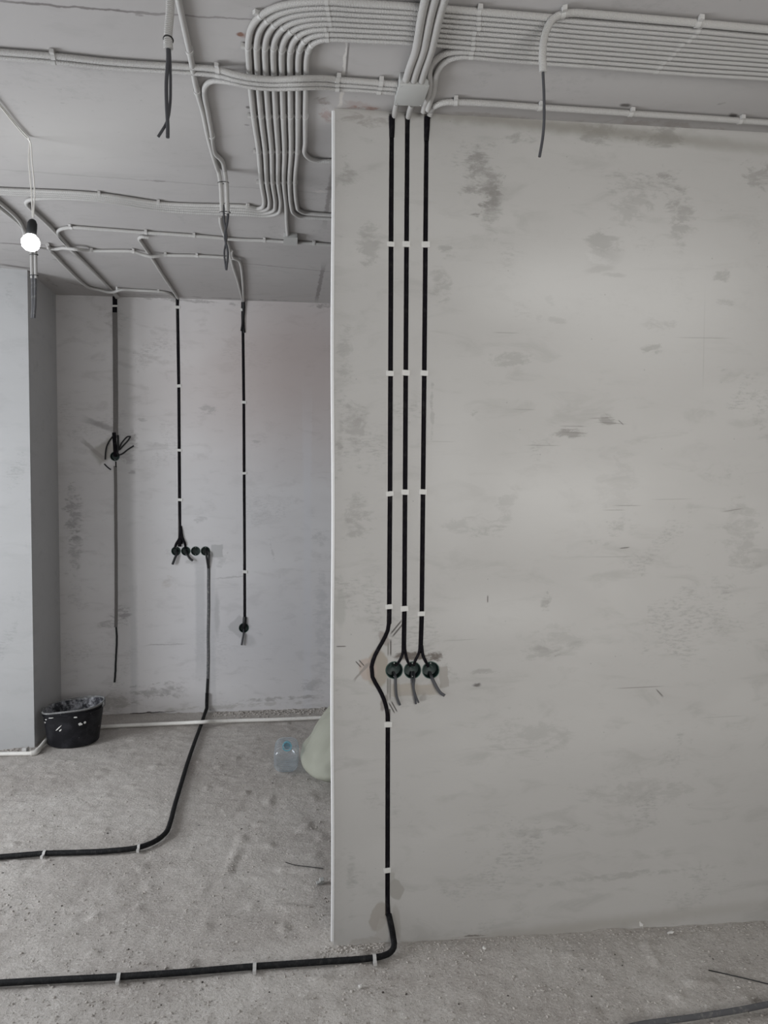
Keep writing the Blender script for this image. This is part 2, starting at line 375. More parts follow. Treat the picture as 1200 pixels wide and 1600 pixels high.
tan = (.40, .365, .325); dk = (.22, .21, .195); lt = (.60, .59, .57); ink = (.10, .09, .085)
near_p = [
    P(NEAR, 590, 1045, 17, 30, 0, .12, 1, (.36,.325,.28), 'e'), P(NEAR, 575, 1046, 14, 18, .5, .12, .8, (.42,.35,.31), 'e'),
    P(NEAR, 646, 1078, 36, 9, 0, .2, .85, (.37,.335,.29), 'b'), P(NEAR, 693, 1058, 7, 17, .1, .1, .85, (.33,.31,.285), 'b'),
    P(NEAR, 640, 1024, 36, 11, 0, .6, 1.25, (.17,.15,.135), 'e'), P(NEAR, 673, 1027, 20, 10, .3, .6, 1.2, (.16,.14,.125), 'e'),
    P(NEAR, 644, 1088, 55, 20, 0, .8, .4, (.33,.31,.29), 'e'), P(NEAR, 662, 1090, 9, 8, 0, .8, .5, dk, 'e'),
    P(NEAR, 600, 998, 7, 12, .6, .2, .8, (.30,.27,.25), 'e'), P(NEAR, 600, 1098, 5, 14, -.35, .2, .8, (.26,.24,.22), 'e'),
    P(NEAR, 565, 1050, 17, 2.2, .85, .3, .8, (.27,.25,.23), 'b'),
    P(NEAR, 619, 980, 13, 1.2, .88, .3, .9, ink, 'b'), P(NEAR, 622, 984, 13, 1.2, .88, .3, .9, ink, 'b'),
    P(NEAR, 560, 1038, 6, .9, -.85, .3, .9, ink, 'b'), P(NEAR, 565, 1036, 6, .9, -.85, .3, .9, ink, 'b'),
    P(NEAR, 606.5, 1014, 1.1, 10, 0, .3, .9, dk, 'b'), P(NEAR, 610.5, 1012, 1.1, 12, 0, .3, .9, ink, 'b'),
    P(NEAR, 606, 1072, 1.6, 13, 0, .3, .9, dk, 'b'), P(NEAR, 609.5, 1076, 1.3, 17, 0, .3, .9, dk, 'b'),
    P(NEAR, 612, 1106, 1, 9, .5, .3, .9, ink, 'b'), P(NEAR, 616, 1104, 1, 9, .5, .3, .9, ink, 'b'),
    # filler around the floor entry
    P(NEAR, 592, 1432, 14, 24, -.35, .12, 1, (.37,.345,.315), 'e'), P(NEAR, 598, 1452, 9, 17, -.2, .12, .55, (.42,.395,.365), 'b'),
    P(NEAR, 619, 1390, 12, 16, .3, .1, .9, (.34,.325,.30), 'e'), P(NEAR, 612, 1374, 5, 10, 0, .15, .6, (.34,.325,.30), 'b'),
    P(NEAR, 620, 1440, 5, 28, .1, .2, .5, (.36,.34,.31), 'e'),
    # left margin and edge damage
    P(NEAR, 532, 950, 8, 30, 0, .3, .5, (.36,.355,.335), 'e'), P(NEAR, 531, 700, 8, 60, 0, .8, .45, dk, 'e'),
    P(NEAR, 540, 275, 22, 35, 0, .9, .55, dk, 'e'), P(NEAR, 575, 380, 26, 40, 0, .9, .45, dk, 'e'), P(NEAR, 548, 1380, 14, 60, 0, .9, .35, dk, 'e'),
    P(NEAR, 533, 1010, 7, .8, 0, .3, .8, ink, 'b'),
    P(NEAR, 540, 560, 18, 60, 0, .9, .4, dk, 'e'), P(NEAR, 555, 670, 26, 60, 0, .9, .45, dk, 'e'), P(NEAR, 560, 810, 34, 50, 0, .9, .45, dk, 'e'),
    # rubbed patches on the big wall
    P(NEAR, 755, 285, 40, 60, 0, .9, .75, dk, 'e'), P(NEAR, 768, 330, 26, 50, 0, .9, .55, dk, 'e'), P(NEAR, 812, 215, 30, 18, 0, .9, .55, dk, 'e'),
    P(NEAR, 930, 210, 46, 26, 0, .9, .55, dk, 'e'), P(NEAR, 1030, 215, 60, 22, 0, .9, .6, dk, 'e'), P(NEAR, 945, 385, 34, 36, .4, .9, .75, dk, 'e'),
    P(NEAR, 945, 402, 24, 14, .2, .5, .45, dk, 'e'),
    P(NEAR, 936, 421, 22, 5, .15, .5, .8, dk, 'e'), P(NEAR, 960, 430, 18, 3, 0, .4, .8, dk, 'e'), P(NEAR, 985, 320, 40, 50, 0, .9, .35, dk, 'e'),
    P(NEAR, 1065, 340, 30, 70, 0, .9, .6, dk, 'e'), P(NEAR, 1130, 430, 26, 14, 0, .7, .8, dk, 'e'), P(NEAR, 1133, 472, 20, 8, 0, .8, .6, dk, 'e'),
    P(NEAR, 1040, 275, 18, 10, 0, .8, .7, dk, 'e'), P(NEAR, 1185, 275, 40, 30, 0, .9, .55, dk, 'e'),
    P(NEAR, 1025, 505, 44, 12, 0, .8, .75, dk, 'e'), P(NEAR, 1020, 544, 26, 12, .2, .8, .85, dk, 'e'), P(NEAR, 870, 500, 22, 7, 0, .8, .6, dk, 'e'),
    P(NEAR, 860, 470, 10, 14, 0, .8, .6, dk, 'e'), P(NEAR, 700, 390, 20, 24, 0, .9, .5, dk, 'e'), P(NEAR, 690, 440, 24, 40, 0, .9, .4, dk, 'e'),
    P(NEAR, 895, 675, 36, 12, 0, .8, .75, dk, 'e'), P(NEAR, 950, 655, 22, 12, 0, .8, .7, dk, 'e'), P(NEAR, 740, 645, 12, 7, 0, .8, .8, dk, 'e'),
    P(NEAR, 800, 560, 50, 16, 0, .9, .4, dk, 'e'), P(NEAR, 935, 850, 40, 8, 0, .8, .4, dk, 'e'),
    P(NEAR, 790, 800, 20, 60, -.35, .9, .5, dk, 'e'), P(NEAR, 740, 820, 60, 20, 0, .9, .45, dk, 'e'), P(NEAR, 965, 815, 26, 22, .6, .8, .6, dk, 'e'),
    P(NEAR, 852, 940, 12, 26, -.3, .8, .7, dk, 'e'), P(NEAR, 870, 1000, 60, 30, 0, .9, .25, dk, 'e'), P(NEAR, 840, 1020, 50, 14, 0, .9, .35, dk, 'e'),
    P(NEAR, 1100, 530, .8, 60, 0, .5, .25, dk, 'b'),
    P(NEAR, 970, 760, 50, 60, 0, .9, .2, dk, 'e'), P(NEAR, 1160, 840, 40, 90, 0, .9, .3, dk, 'e'), P(NEAR, 830, 1150, 90, 40, 0, .9, .25, dk, 'e'),
    P(NEAR, 1000, 1240, 140, 30, 0, .9, .25, dk, 'e'), P(NEAR, 840, 1300, 120, 12, .02, .9, .3, dk, 'e'), P(NEAR, 960, 1370, 200, 8, .05, .9, .35, dk, 'e'),
    P(NEAR, 760, 1050, 30, 6, 0, .8, .5, dk, 'e'), P(NEAR, 745, 1070, 6, 3, 0, .5, .8, ink, 'e'), P(NEAR, 675, 640, 4, 60, 0, .9, .5, dk, 'e'),
    P(NEAR, 860, 450, 90, 40, 0, .95, .6, lt, 'e'), P(NEAR, 1000, 460, 160, 90, 0, .95, .65, lt, 'e'), P(NEAR, 860, 780, 120, 60, 0, .95, .5, lt, 'e'),
    P(NEAR, 935, 405, 34, 10, -.2, .9, .7, lt, 'e'), P(NEAR, 700, 740, 40, 110, 0, .95, .35, lt, 'e'), P(NEAR, 780, 960, 90, 30, 0, .95, .35, lt, 'e'),
    # darker strips along ceiling and floor
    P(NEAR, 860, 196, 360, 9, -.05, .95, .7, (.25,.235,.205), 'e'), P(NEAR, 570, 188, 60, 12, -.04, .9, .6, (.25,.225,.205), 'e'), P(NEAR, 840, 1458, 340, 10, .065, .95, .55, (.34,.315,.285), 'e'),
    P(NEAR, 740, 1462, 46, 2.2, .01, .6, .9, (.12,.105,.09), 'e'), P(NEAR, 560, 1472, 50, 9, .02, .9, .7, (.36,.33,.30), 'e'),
] + [P(NEAR, x, y, w, .6, a, .5, s * .75, (.16, .145, .135), 'b') for x, y, w, a, s in (
    (895, 666, 17, 0, .6), (890, 671, 12, 0, .45), (897, 676, 16, -.03, .5), (900, 682, 10, 0, .35), (1000, 1074, 32, .02, .8), (1100, 528, 35, .01, .45), (1145, 797, 14, .15, .7),
    (955, 870, 30, 0, .35), (762, 905, .9, 0, .6), (1030, 1083, 8, -.9, .5), (955, 661, 20, -.05, .6), (848, 696, 22, 0, .5), (940, 653, 16, .05, .6), (980, 790, 18, 0, .6), (820, 640, 14, 0, .4),
    (960, 797, 14, 0, .5), (720, 1000, 22, .03, .3), (1050, 780, 26, .02, .35), (690, 690, 16, 0, .3), (800, 1170, 30, .02, .25), (1130, 1120, 30, .02, .3), (790, 520, 16, 0, .5))] + [
    P(NEAR, 970, 660, 5, .7, -.7, .4, .6, ink, 'b'), P(NEAR, 1031, 1083, 7, .9, -.8, .5, .7, ink, 'b'), P(NEAR, 762, 936, .9, 5, 0, .4, .8, ink, 'b'),
    P(NEAR, 976, 856, 7, .8, .1, .4, .7, ink, 'b')]

bdk = (.22, .205, .20); blt = (.56, .56, .58)
back_p = [
    P(BACK, 460, 600, 150, 110, 0, .95, .75, (.45, .385, .365), 'e'), P(BACK, 480, 530, 80, 60, 0, .95, .4, (.43, .36, .34), 'e'),  # large soft patches: warm bounce light painted into the upper right plaster
    P(BACK, 193, 700, 14, 270, 0, .5, .5, (.24,.23,.22), 'b'), P(BACK, 130, 700, 42, 260, 0, .95, .25, (.27,.25,.235), 'e'),  # second patch: soft shade of the column painted into the corner
    P(BACK, 190, 960, 20, 16, 0, .8, .95, bdk, 'e'), P(BACK, 175, 975, 30, 10, 0, .8, .6, bdk, 'e'),
    P(BACK, 115, 800, 20, 60, 0, .8, .8, bdk, 'e'), P(BACK, 118, 860, 14, 50, 0, .8, .6, bdk, 'e'),
    P(BACK, 163, 706, 17, 13, .6, .2, .8, (.30,.28,.25), 'b'), P(BACK, 200, 715, 18, 14, 0, .7, .7, bdk, 'e'), P(BACK, 147, 704, 22, 3, -.75, .4, .6, (.24,.22,.2), 'b'),
    P(BACK, 160, 665, 24, 4, -.35, .6, .6, bdk, 'b'), P(BACK, 206, 738, 7, 5, 0, .6, .9, bdk, 'e'), P(BACK, 207, 690, 10, 24, 0, .8, .7, bdk, 'e'),
    P(BACK, 339, 861, 9, 10, 0, .1, .8, (.30,.295,.285), 'b'), P(BACK, 345, 875, 12, 16, 0, .7, .6, (.32,.315,.305), 'e'), P(BACK, 356, 863, 3, 3, 0, .6, .7, bdk, 'e'),
    P(BACK, 262, 862, 8, 9, 0, .6, .5, bdk, 'e'), P(BACK, 300, 878, 14, 7, 0, .7, .7, (.3,.29,.28), 'e'),
    P(BACK, 313, 960, 7, 90, 0, .4, .5, (.33,.33,.335), 'b'), P(BACK, 339, 960, 4, 32, 0, .5, .55, (.22,.215,.21), 'e'), P(BACK, 331, 990, 5, 100, 0, .6, .4, (.34,.34,.345), 'b'),
    P(BACK, 374, 979, 13, 13, .785, .12, .9, (.36,.345,.335), 'b'), P(BACK, 388, 1000, 12, 8, -.6, .4, .6, (.3,.29,.28), 'e'), P(BACK, 407, 990, 8, 6, 0, .7, .6, bdk, 'e'),
    P(BACK, 313, 812, 14, 8, 0, .7, .6, bdk, 'e'), P(BACK, 262, 912, 16, 16, 0, .8, .55, (.36,.315,.27), 'e'), P(BACK, 400, 690, 8, 4, 0, .6, .5, bdk, 'e'),
    P(BACK, 325, 640, 18, 14, 0, .9, .5, bdk, 'e'), P(BACK, 221, 655, 10, 4, 0, .7, .5, bdk, 'e'),
    P(BACK, 360, 902, 24, 1.2, .08, .5, .5, bdk, 'e'), P(BACK, 405, 1031, 30, 1.6, .03, .6, .5, bdk, 'e'), P(BACK, 260, 1007, 26, .9, .02, .5, .6, bdk, 'b'),
    P(BACK, 425, 860, 3, 20, .25, .6, .5, bdk, 'e'), P(BACK, 480, 900, 6, 220, 0, .5, .45, (.60,.60,.63), 'b'), P(BACK, 503, 980, 16, 120, 0, .9, .45, (.33,.33,.335), 'e'),
    P(BACK, 500, 840, 20, 16, 0, .8, .5, (.3,.295,.29), 'e'), P(BACK, 209, 1020, 5, 110, 0, .6, .4, (.40,.40,.405), 'b'),
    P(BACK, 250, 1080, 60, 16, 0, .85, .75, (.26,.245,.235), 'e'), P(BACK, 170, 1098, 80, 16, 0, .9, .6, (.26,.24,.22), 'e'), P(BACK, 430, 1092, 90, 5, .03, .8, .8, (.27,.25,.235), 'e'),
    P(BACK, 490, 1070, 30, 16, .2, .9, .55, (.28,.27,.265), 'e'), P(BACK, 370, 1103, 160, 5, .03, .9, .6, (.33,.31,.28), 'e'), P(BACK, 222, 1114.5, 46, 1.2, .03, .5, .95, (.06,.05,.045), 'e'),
    P(BACK, 500, 477, 26, 9, 0, .7, .8, (.24,.22,.21), 'e'), P(BACK, 181, 462, 12, 6, 0, .7, .9, ink, 'e'), P(BACK, 250, 466, 160, 4, -.05, .9, .6, bdk, 'e'),
    P(BACK, 180, 500, 20, 30, 0, .9, .5, (.3,.28,.27), 'e'), P(BACK, 350, 820, 200, 120, 0, .95, .45, (.49,.49,.505), 'e'), P(BACK, 400, 1000, 150, 80, 0, .95, .5, (.47,.47,.495), 'e'),  # last two: cool daylight tint painted into the lower plaster
    P(BACK, 380, 715, 3, 22, 0, .6, .5, (.25,.1,.08), 'e'),
]
# ceiling patches: coordinates are world x,y on the ceiling
def PC(x0, y0, x1, y1, wid, soft, st, c, kind='b'):
    a = onceil(x0, y0); b = onceil(x1, y1); m = (a + b) / 2; d = b - a
    return (m.x, m.y, d.length / 2, wid, math.atan2(d.y, d.x), soft, st, c, kind)
seam = (.17, .155, .15); red = (.26, .15, .12)
ceil_p = [
    PC(-20, 0, 235, 21, .005, .5, .85, seam), PC(235, 21, 420, 32, .004, .5, .6, seam), PC(541, 65, 537, 115, .004, .5, .8, (.66,.64,.61)), PC(545, 65, 541, 115, .003, .5, .8, seam),
    PC(536, 140, 530, 165, .006, .5, .8, (.6,.57,.53)), PC(0, 380, 70, 383, .010, .5, .7, seam), PC(0, 265, 520, 303, .006, .6, .25, seam),
    PC(0, 413, 50, 420, .02, .6, .8, seam), PC(375, 411, 520, 425, .006, .5, .5, seam), PC(505, 418, 495, 468, .012, .4, .6, seam), PC(520, 268, 508, 345, .010, .5, .6, seam),
    PC(485, 300, 520, 298, .03, .8, .8, (.62,.58,.54), 'e'), PC(505, 300, 520, 290, .03, .7, .7, seam, 'e'),
    PC(508, 148, 508, 168, .05, .8, .8, (.2,.17,.15), 'e'), PC(520, 166, 610, 172, .018, .8, .8, red, 'e'), PC(505, 160, 515, 200, .03, .8, .6, red, 'e'), PC(500, 160, 620, 174, .05, .9, .35, red, 'e'),
    PC(370, 52, 382, 56, .010, .4, .9, (.2,.1,.07), 'e'), PC(375, 45, 390, 62, .03, .9, .5, red, 'e'), PC(385, 168, 391, 168, .008, .4, .8, ink, 'e'), PC(380, 195, 390, 195, .005, .4, .5, ink, 'e'),
    PC(860, 188, 1200, 203, .05, .9, .5, (.27,.23,.2), 'e'), PC(680, 175, 860, 188, .02, .9, .5, (.27,.24,.21), 'e'), PC(920, 183, 935, 186, .02, .7, .6, (.35,.18,.1), 'e'),
    PC(220, 281, 265, 284, .02, .8, .5, seam, 'e'), PC(230, 282, 270, 285, .008, .6, .5, seam, 'e'), PC(100, 440, 180, 458, .03, .9, .6, seam, 'e'),
    PC(95, 455, 520, 473, .02, .8, .6, seam, 'e'), PC(60, 425, 92, 452, .03, .9, .6, (.25,.22,.2), 'e'),
    PC(75, 102, 165, 107, .02, .9, .25, seam, 'e'), PC(90, 160, 110, 163, .012, .8, .4, seam, 'e'), PC(140, 172, 150, 174, .010, .8, .5, seam, 'e'), PC(216, 156, 222, 157, .008, .7, .6, seam, 'e'),
    PC(0, 200, 200, 245, .25, .95, .35, (.60,.585,.56), 'e'), PC(100, 150, 330, 200, .25, .95, .3, (.58,.565,.545), 'e'),
    PC(205, 23, 232, 24, .014, .8, .6, seam, 'e'), PC(180, 14, 190, 16, .01, .6, .6, seam, 'e'), PC(80, 405, 110, 410, .02, .8, .5, seam, 'e'),
    PC(420, 270, 490, 285, .05, .95, .3, seam, 'e'), PC(900, 120, 1180, 150, .12, .95, .2, (.55,.54,.52), 'e'),
    PC(970, 163, 985, 166, .012, .5, .9, ink, 'e'), PC(1140, 178, 1152, 181, .012, .5, .9, ink, 'e'), PC(1120, 163, 1140, 160, .012, .8, .5, seam, 'e'),
]
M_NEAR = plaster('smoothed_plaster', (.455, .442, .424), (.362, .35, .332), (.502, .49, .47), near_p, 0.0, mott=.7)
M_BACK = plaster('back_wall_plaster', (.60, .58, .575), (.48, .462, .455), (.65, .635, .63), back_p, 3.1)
M_PIL = plaster('column_plaster', (.47, .47, .47), (.41, .41, .41), (.51, .51, .51), [], 5.3, mott=.6)
M_WALL = plaster('plain_plaster', (.30, .293, .28), (.25, .24, .23), (.34, .33, .32), [], 8.3)
M_CEIL = plaster('cast_concrete_ceiling', (.435, .418, .41), (.38, .364, .356), (.47, .455, .445), ceil_p, 0.0, axis='Z', mott=.6, bump=.12, speck=.2)
M_FLOOR = concrete_floor()

def slab(name, W, u0, u1, z0, z1, thick, mat, holes=()):
    """box wall in the frame of W with cut-outs (chases and wall-box holes)"""
    m = MB().box(((u0+u1)/2, thick/2, (z0+z1)/2), ((u1-u0)/2, 0, 0), (0, thick/2, 0), (0, 0, (z1-z0)/2))
    o = m.build(name, mat, origin=(0, 0, 0), smooth=False)
    M = Matrix.Translation(W.O) @ Matrix.Rotation(W.ang, 4, 'Z')
    o.matrix_world = M
    if holes:
        cuts = []
        for kind, args in holes:
            c = MB()
            if kind == 'line':
                (ua, za), (ub, zb), hw, dep = args
                d = Vector((ub-ua, 0, zb-za)); L_ = d.length; d.normalize(); q = Vector((-d.z, 0, d.x))
                c.box(((ua+ub)/2, dep/2 - .01, (za+zb)/2), d * (L_/2), (0, dep/2 + .01, 0), q * hw)
            else:
                u, z, r, dep = args
                MM = Matrix.Translation((u, dep, z)) @ Matrix.Rotation(math.pi/2, 4, 'X')
                c.lathe([(0.0001, 0), (r, 0), (r, dep + .02), (.0001, dep + .02)], 28, MM)
            co = c.build('cutter', mat, origin=(0, 0, 0), smooth=True)
            co.matrix_world = M
            cuts.append(co)
            md = o.modifiers.new('cut', 'BOOLEAN'); md.operation = 'DIFFERENCE'; md.solver = 'EXACT'; md.object = co
        dg = bpy.context.evaluated_depsgraph_get()
        me = bpy.data.meshes.new_from_object(o.evaluated_get(dg))
        o.modifiers.clear(); o.data = me
        for c in cuts: bpy.data.objects.remove(c, do_unlink=True)
    o['kind'] = 'structure'
    return o

def seglines(W, pts, hw, dep):
    out = []
    for (a, b) in zip(pts[:-1], pts[1:]):
        out.append(('line', (W.loc(*a), W.loc(*b), hw, dep)))
    return out
def hole(W, px, py, r, dep): u, z = W.loc(px, py); return ('hole', (u, z, r, dep))

near_holes = (seglines(NEAR, [(612, 178), (611, 380), (609.5, 770), (608, 975)], .0088, .013)
    + seglines(NEAR, [(636.5, 178), (634, 583), (632, 951), (631, 1019)], .0088, .013)
    + seglines(NEAR, [(666.5, 178), (663, 583), (659, 959), (657, 1021)], .0088, .013)
    + seglines(NEAR, [(606, 1108), (605.5, 1430)], .0088, .013)
    + [hole(NEAR, x, 1047, .0320, .05) for x in (616, 644.5, 673)])
back_holes = (seglines(BACK, [(277, 466), (279.5, 603), (281, 848)], .0115, .016)
    + seglines(BACK, [(379, 472), (381, 628), (382.5, 968)], .0105, .016)
    + [hole(BACK, x, 861, .034, .05) for x in (275, 290.3, 305.6, 321)] + [hole(BACK, 381, 981, .037, .05), hole(BACK, 179.5, 713, .034, .05)])
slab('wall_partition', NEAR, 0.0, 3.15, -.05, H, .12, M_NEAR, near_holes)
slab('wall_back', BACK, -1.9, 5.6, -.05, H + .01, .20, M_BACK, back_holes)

# the column at the left, standing proud of the back wall
pc = onfloor(54, 1166); pb = onfloor(96, 1118.5)
fdir = (onfloor(0, 1171) - pc); fdir.z = 0; fdir.normalize()
def prism(name, poly, z0, z1, mat, kind='structure'):
    m = MB(); n = len(poly)
    for z in (z0, z1):
        for p in poly: m.v.append((p[0], p[1], z))
    m.f.append(tuple(range(n))[::-1]); m.f.append(tuple(range(n, 2 * n)))
    for i in range(n): m.f.append((i, (i+1) % n, n + (i+1) % n, n + i))
    m.uv = []
    o = m.build(name, mat, origin=(poly[0][0], poly[0][1], 0), smooth=False)
    bm = bmesh.new(); bm.from_mesh(o.data); bmesh.ops.recalc_face_normals(bm, faces=bm.faces); bm.to_mesh(o.data); bm.free()
    if kind: o['kind'] = kind
    return o
pl = pc + fdir * 1.9
side = (pb - pc).normalized()
prism('wall_column', [(pc.x, pc.y), (pb.x + side.x * .05, pb.y + side.y * .05), (pl.x, pb.y + .3), (pl.x, pl.y)], -.05, H, M_PIL)

# room shell behind the camera, with its windows
def wallbox(name, x0, x1, y0, y1, z0, z1):
    return MB().box(((x0+x1)/2, (y0+y1)/2, (z0+z1)/2), ((x1-x0)/2,0,0), (0,(y1-y0)/2,0), (0,0,(z1-z0)/2))
def wall_with_windows(name, axis, pos, a0, a1, wins, thick=.3):
    """wins: (a, b, z0, z1) openings along the wall"""
    m = MB(); cur = a0
    def add(p, q, z0, z1):
        if q - p < 1e-4: return
        if axis == 'x': m.box((pos, (p+q)/2, (z0+z1)/2), (thick/2,0,0), (0,(q-p)/2,0), (0,0,(z1-z0)/2))
        else: m.box(((p+q)/2, pos, (z0+z1)/2), ((q-p)/2,0,0), (0,thick/2,0), (0,0,(z1-z0)/2))
    for (a, b, z0, z1) in wins:
        add(cur, a, -.05, H); add(a, b, -.05, z0); add(a, b, z1, H); cur = b
    add(cur, a1, -.05, H)
    o = m.build(name, M_WALL, origin=(pos, a0, 0) if axis == 'x' else (a0, pos, 0), smooth=False)
    o['kind'] = 'structure'
WL, WR = -3.85, 3.45
wall_with_windows('wall_left', 'x', WL, -1.05, 6.4, [(1.25, 3.55, .45, 2.4)])
wall_with_windows('wall_right', 'x', WR, -1.05, 6.4, [])
wall_with_windows('wall_rear', 'y', -.9, WL, WR, [(-3.2, -1.4, .75, 2.3), (.4, 1.9, 1.1, 2.45)])
def window(name, axis, pos, a, b, z0, z1):
    m = MB(); t = .03
    def bar(p, q, s0, s1):
        if axis == 'x': m.box((pos, (p+q)/2, (s0+s1)/2), (t,0,0), (0,(q-p)/2,0), (0,0,(s1-s0)/2))
        else: m.box(((p+q)/2, pos, (s0+s1)/2), ((q-p)/2,0,0), (0,t,0), (0,0,(s1-s0)/2))
    w = .06; mid = (a + b) / 2
    bar(a, b, z0, z0+w); bar(a, b, z1-w, z1); bar(a, a+w, z0+w, z1-w); bar(b-w, b, z0+w, z1-w); bar(mid-w/2, mid+w/2, z0+w, z1-w)
    o = m.build(name, M_BEAD, smooth=False); o['kind'] = 'structure'
window('window_1', 'x', WL, 1.25, 3.55, .45, 2.4)
window('window_2', 'y', -.9, -3.2, -1.4, .75, 2.3)
window('window_3', 'y', -.9, .4, 1.9, 1.1, 2.45)

# ceiling: cast slab
c = MB().box((-.2, 2.7, H + .1), (3.9, 0, 0), (0, 3.8, 0), (0, 0, .1)).build('ceiling', M_CEIL, origin=(0, 0, 0), smooth=False)
c['kind'] = 'structure'

# floor: a finely uneven screed
def vnoise(x, y, s, seed):
    rs = np.random.RandomState(seed); g = rs.rand(256, 256)
    u = x / s + 50; v = y / s + 50
    i = np.floor(u).astype(int); j = np.floor(v).astype(int); fu = u - i; fv = v - j
    fu = fu*fu*(3-2*fu); fv = fv*fv*(3-2*fv)
    G = lambda a, b: g[a % 256, b % 256]
    return (G(i,j)*(1-fu)*(1-fv) + G(i+1,j)*fu*(1-fv) + G(i,j+1)*(1-fu)*fv + G(i+1,j+1)*fu*fv) - .5
def floor_h(x, y):
    return (vnoise(x, y, .45, 1) * .008 + vnoise(x, y, .11, 2) * .005 + vnoise(x, y, .04, 3) * .0045
            + np.maximum(0, vnoise(x, y, .075, 5) - .30) * .045 + vnoise(x, y, .016, 4) * .0025) - .0045
xs = np.concatenate([np.arange(-4.1, -2.6, .15), np.arange(-2.6, 1.9, .0125), np.arange(1.9, 3.7, .15)])
ys = np.concatenate([np.arange(-1.2, 2.1, .2), np.arange(2.1, 5.8, .0135), np.arange(5.8, 6.7, .15)])
X, Y = np.meshgrid(xs, ys); Z = floor_h(X, Y)
nx, ny = len(xs), len(ys)
V = np.stack([X, Y, Z], -1).reshape(-1, 3)
ii, jj = np.meshgrid(np.arange(nx - 1), np.arange(ny - 1)); k = (jj * nx + ii).ravel()
Fq = np.stack([k, k + 1, k + nx + 1, k + nx], -1)
me = bpy.data.meshes.new('floor')
me.vertices.add(len(V)); me.vertices.foreach_set('co', V.astype(np.float32).ravel())
me.loops.add(len(Fq) * 4); me.loops.foreach_set('vertex_index', Fq.astype(np.int32).ravel())
me.polygons.add(len(Fq)); me.polygons.foreach_set('loop_start', np.arange(0, len(Fq) * 4, 4, dtype=np.int32))
me.update(calc_edges=True); me.validate()
me.polygons.foreach_set('use_smooth', np.ones(len(Fq), dtype=bool))
me.materials.append(M_FLOOR)
fl = bpy.data.objects.new('floor', me); COL.objects.link(fl); fl['kind'] = 'structure'

# white corner bead on the free edge of the partition
zb0, zb1 = .02, H - .01
m = MB()
path = [NEAR.w(-.004 + .0018 * math.sin(z * 5.0) , z, .002) for z in np.linspace(zb0, zb1, 40)]
m.tube(path, .0062, 8, ref=tuple(NEAR.n), flat=.6)
m.box(NEAR.w(-.0035, (zb0+zb1)/2, -.03), NEAR.du * .002, NEAR.n * .028, (0, 0, (zb1-zb0)/2))
o = m.build('trim_1', M_BEAD); o['kind'] = 'structure'

# ------------------------------------------------------------------ conduits, clips, cables
R20 = .0095
def near_surface(p, t, n_s): pass

def clip_mesh(p, t, sdir, r, ext=.006, wid=.013, dist=None, th=.0026):
    """saddle clip: base block towards the surface, arch around the pipe. sdir: unit vector to the surface"""
    p = Vector(p); t = Vector(t).normalized(); sdir = Vector(sdir)
    c = t.cross(sdir).normalized()
    m = MB()
    d = (dist if dist is not None else r + .002)
    # base
    m.box(p + sdir * (d - .0025), t * (wid/2), c * (r + ext), sdir * .0024)
    # arch: rectangular band swept about the tangent
    ro, ri = r + th, r - .0002; n = 14; b0 = len(m.v)
    for i in range(n + 1):
        a = math.radians(-40) + math.radians(260) * i / n
        e = c * math.cos(a) - sdir * math.sin(a)
        for rad in (ri, ro):
            for w_ in (-wid/2, wid/2): m.v.append(tuple(p + e * rad + t * w_))
    for i in range(n):
        q = b0 + 4*i; w = q + 4
        for a_, b_ in ((0,1),(1,3),(3,2),(2,0)):
            m.f.append((q+a_, q+b_, w+b_, w+a_)); m.uv += [(0,0)]*4
    for q in (b0, b0 + 4*n): m.f.append((q, q+1, q+3, q+2)); m.uv += [(0,0)]*4
    # legs from arch to base
    for s_ in (-1, 1):
        m.box(p + c * (s_ * (r + .0012)) + sdir * (d/2 - .001), t * (wid/2), c * .0014, sdir * (d/2 - .001))
    return m

def clip_tab(m, p, t, sdir, r, side, length=.015, wid=.013):
    p = Vector(p); t = Vector(t).normalized(); sdir = Vector(sdir); c = t.cross(sdir).normalized()
    if c.dot(Vector(side)) < 0: c = -c
    m.box(p + c * (r + length/2) + sdir * (r*.35), t * (wid/2), c * (length/2), sdir * (r*.62))
    return m

def conduit(name, pts, label, cat='conduit', r=R20, mat=None, group=None, clips=(), tabs=True, sdir=(0,0,1), ds=.012, cext=.004, seg=10, clipmat=None, origin=None):
    """pts: world points. clips: world points near the path where a clip sits"""
    path = catmull(pts, ds)
    o = MB().tube(path, r, seg, ref=sdir).build(name, mat or M_COND, origin=origin or Vector(pts[0]))
    tag(o, label, cat, group)
    T = np.gradient(path, axis=0)
    for cpt in clips:
        i = int(np.argmin(np.linalg.norm(path - np.array(cpt), axis=1)))
        p = Vector(path[i]); sd = Vector(sdir)
        if abs(sd.z) > .5 and sd.z > 0: dist = H - p.z
        elif sd.z < -.5: dist = p.z
        else: dist = r + .002
        m = clip_mesh(p, T[i], sd, r, cext, dist=dist, th=.0008 if not tabs else .0018)
        if tabs: clip_tab(m, p, T[i], sd, r, (0, -1, 0))
        cl = m.build('pipe_clip', clipmat or M_CLIP, o, smooth=False)
    return o
def CP(lst, drop=None, r=R20):
    d0 = r + .002 if drop is None else drop
    return [onceil(a[0], a[1], a[2] if len(a) > 2 else d0) for a in lst]

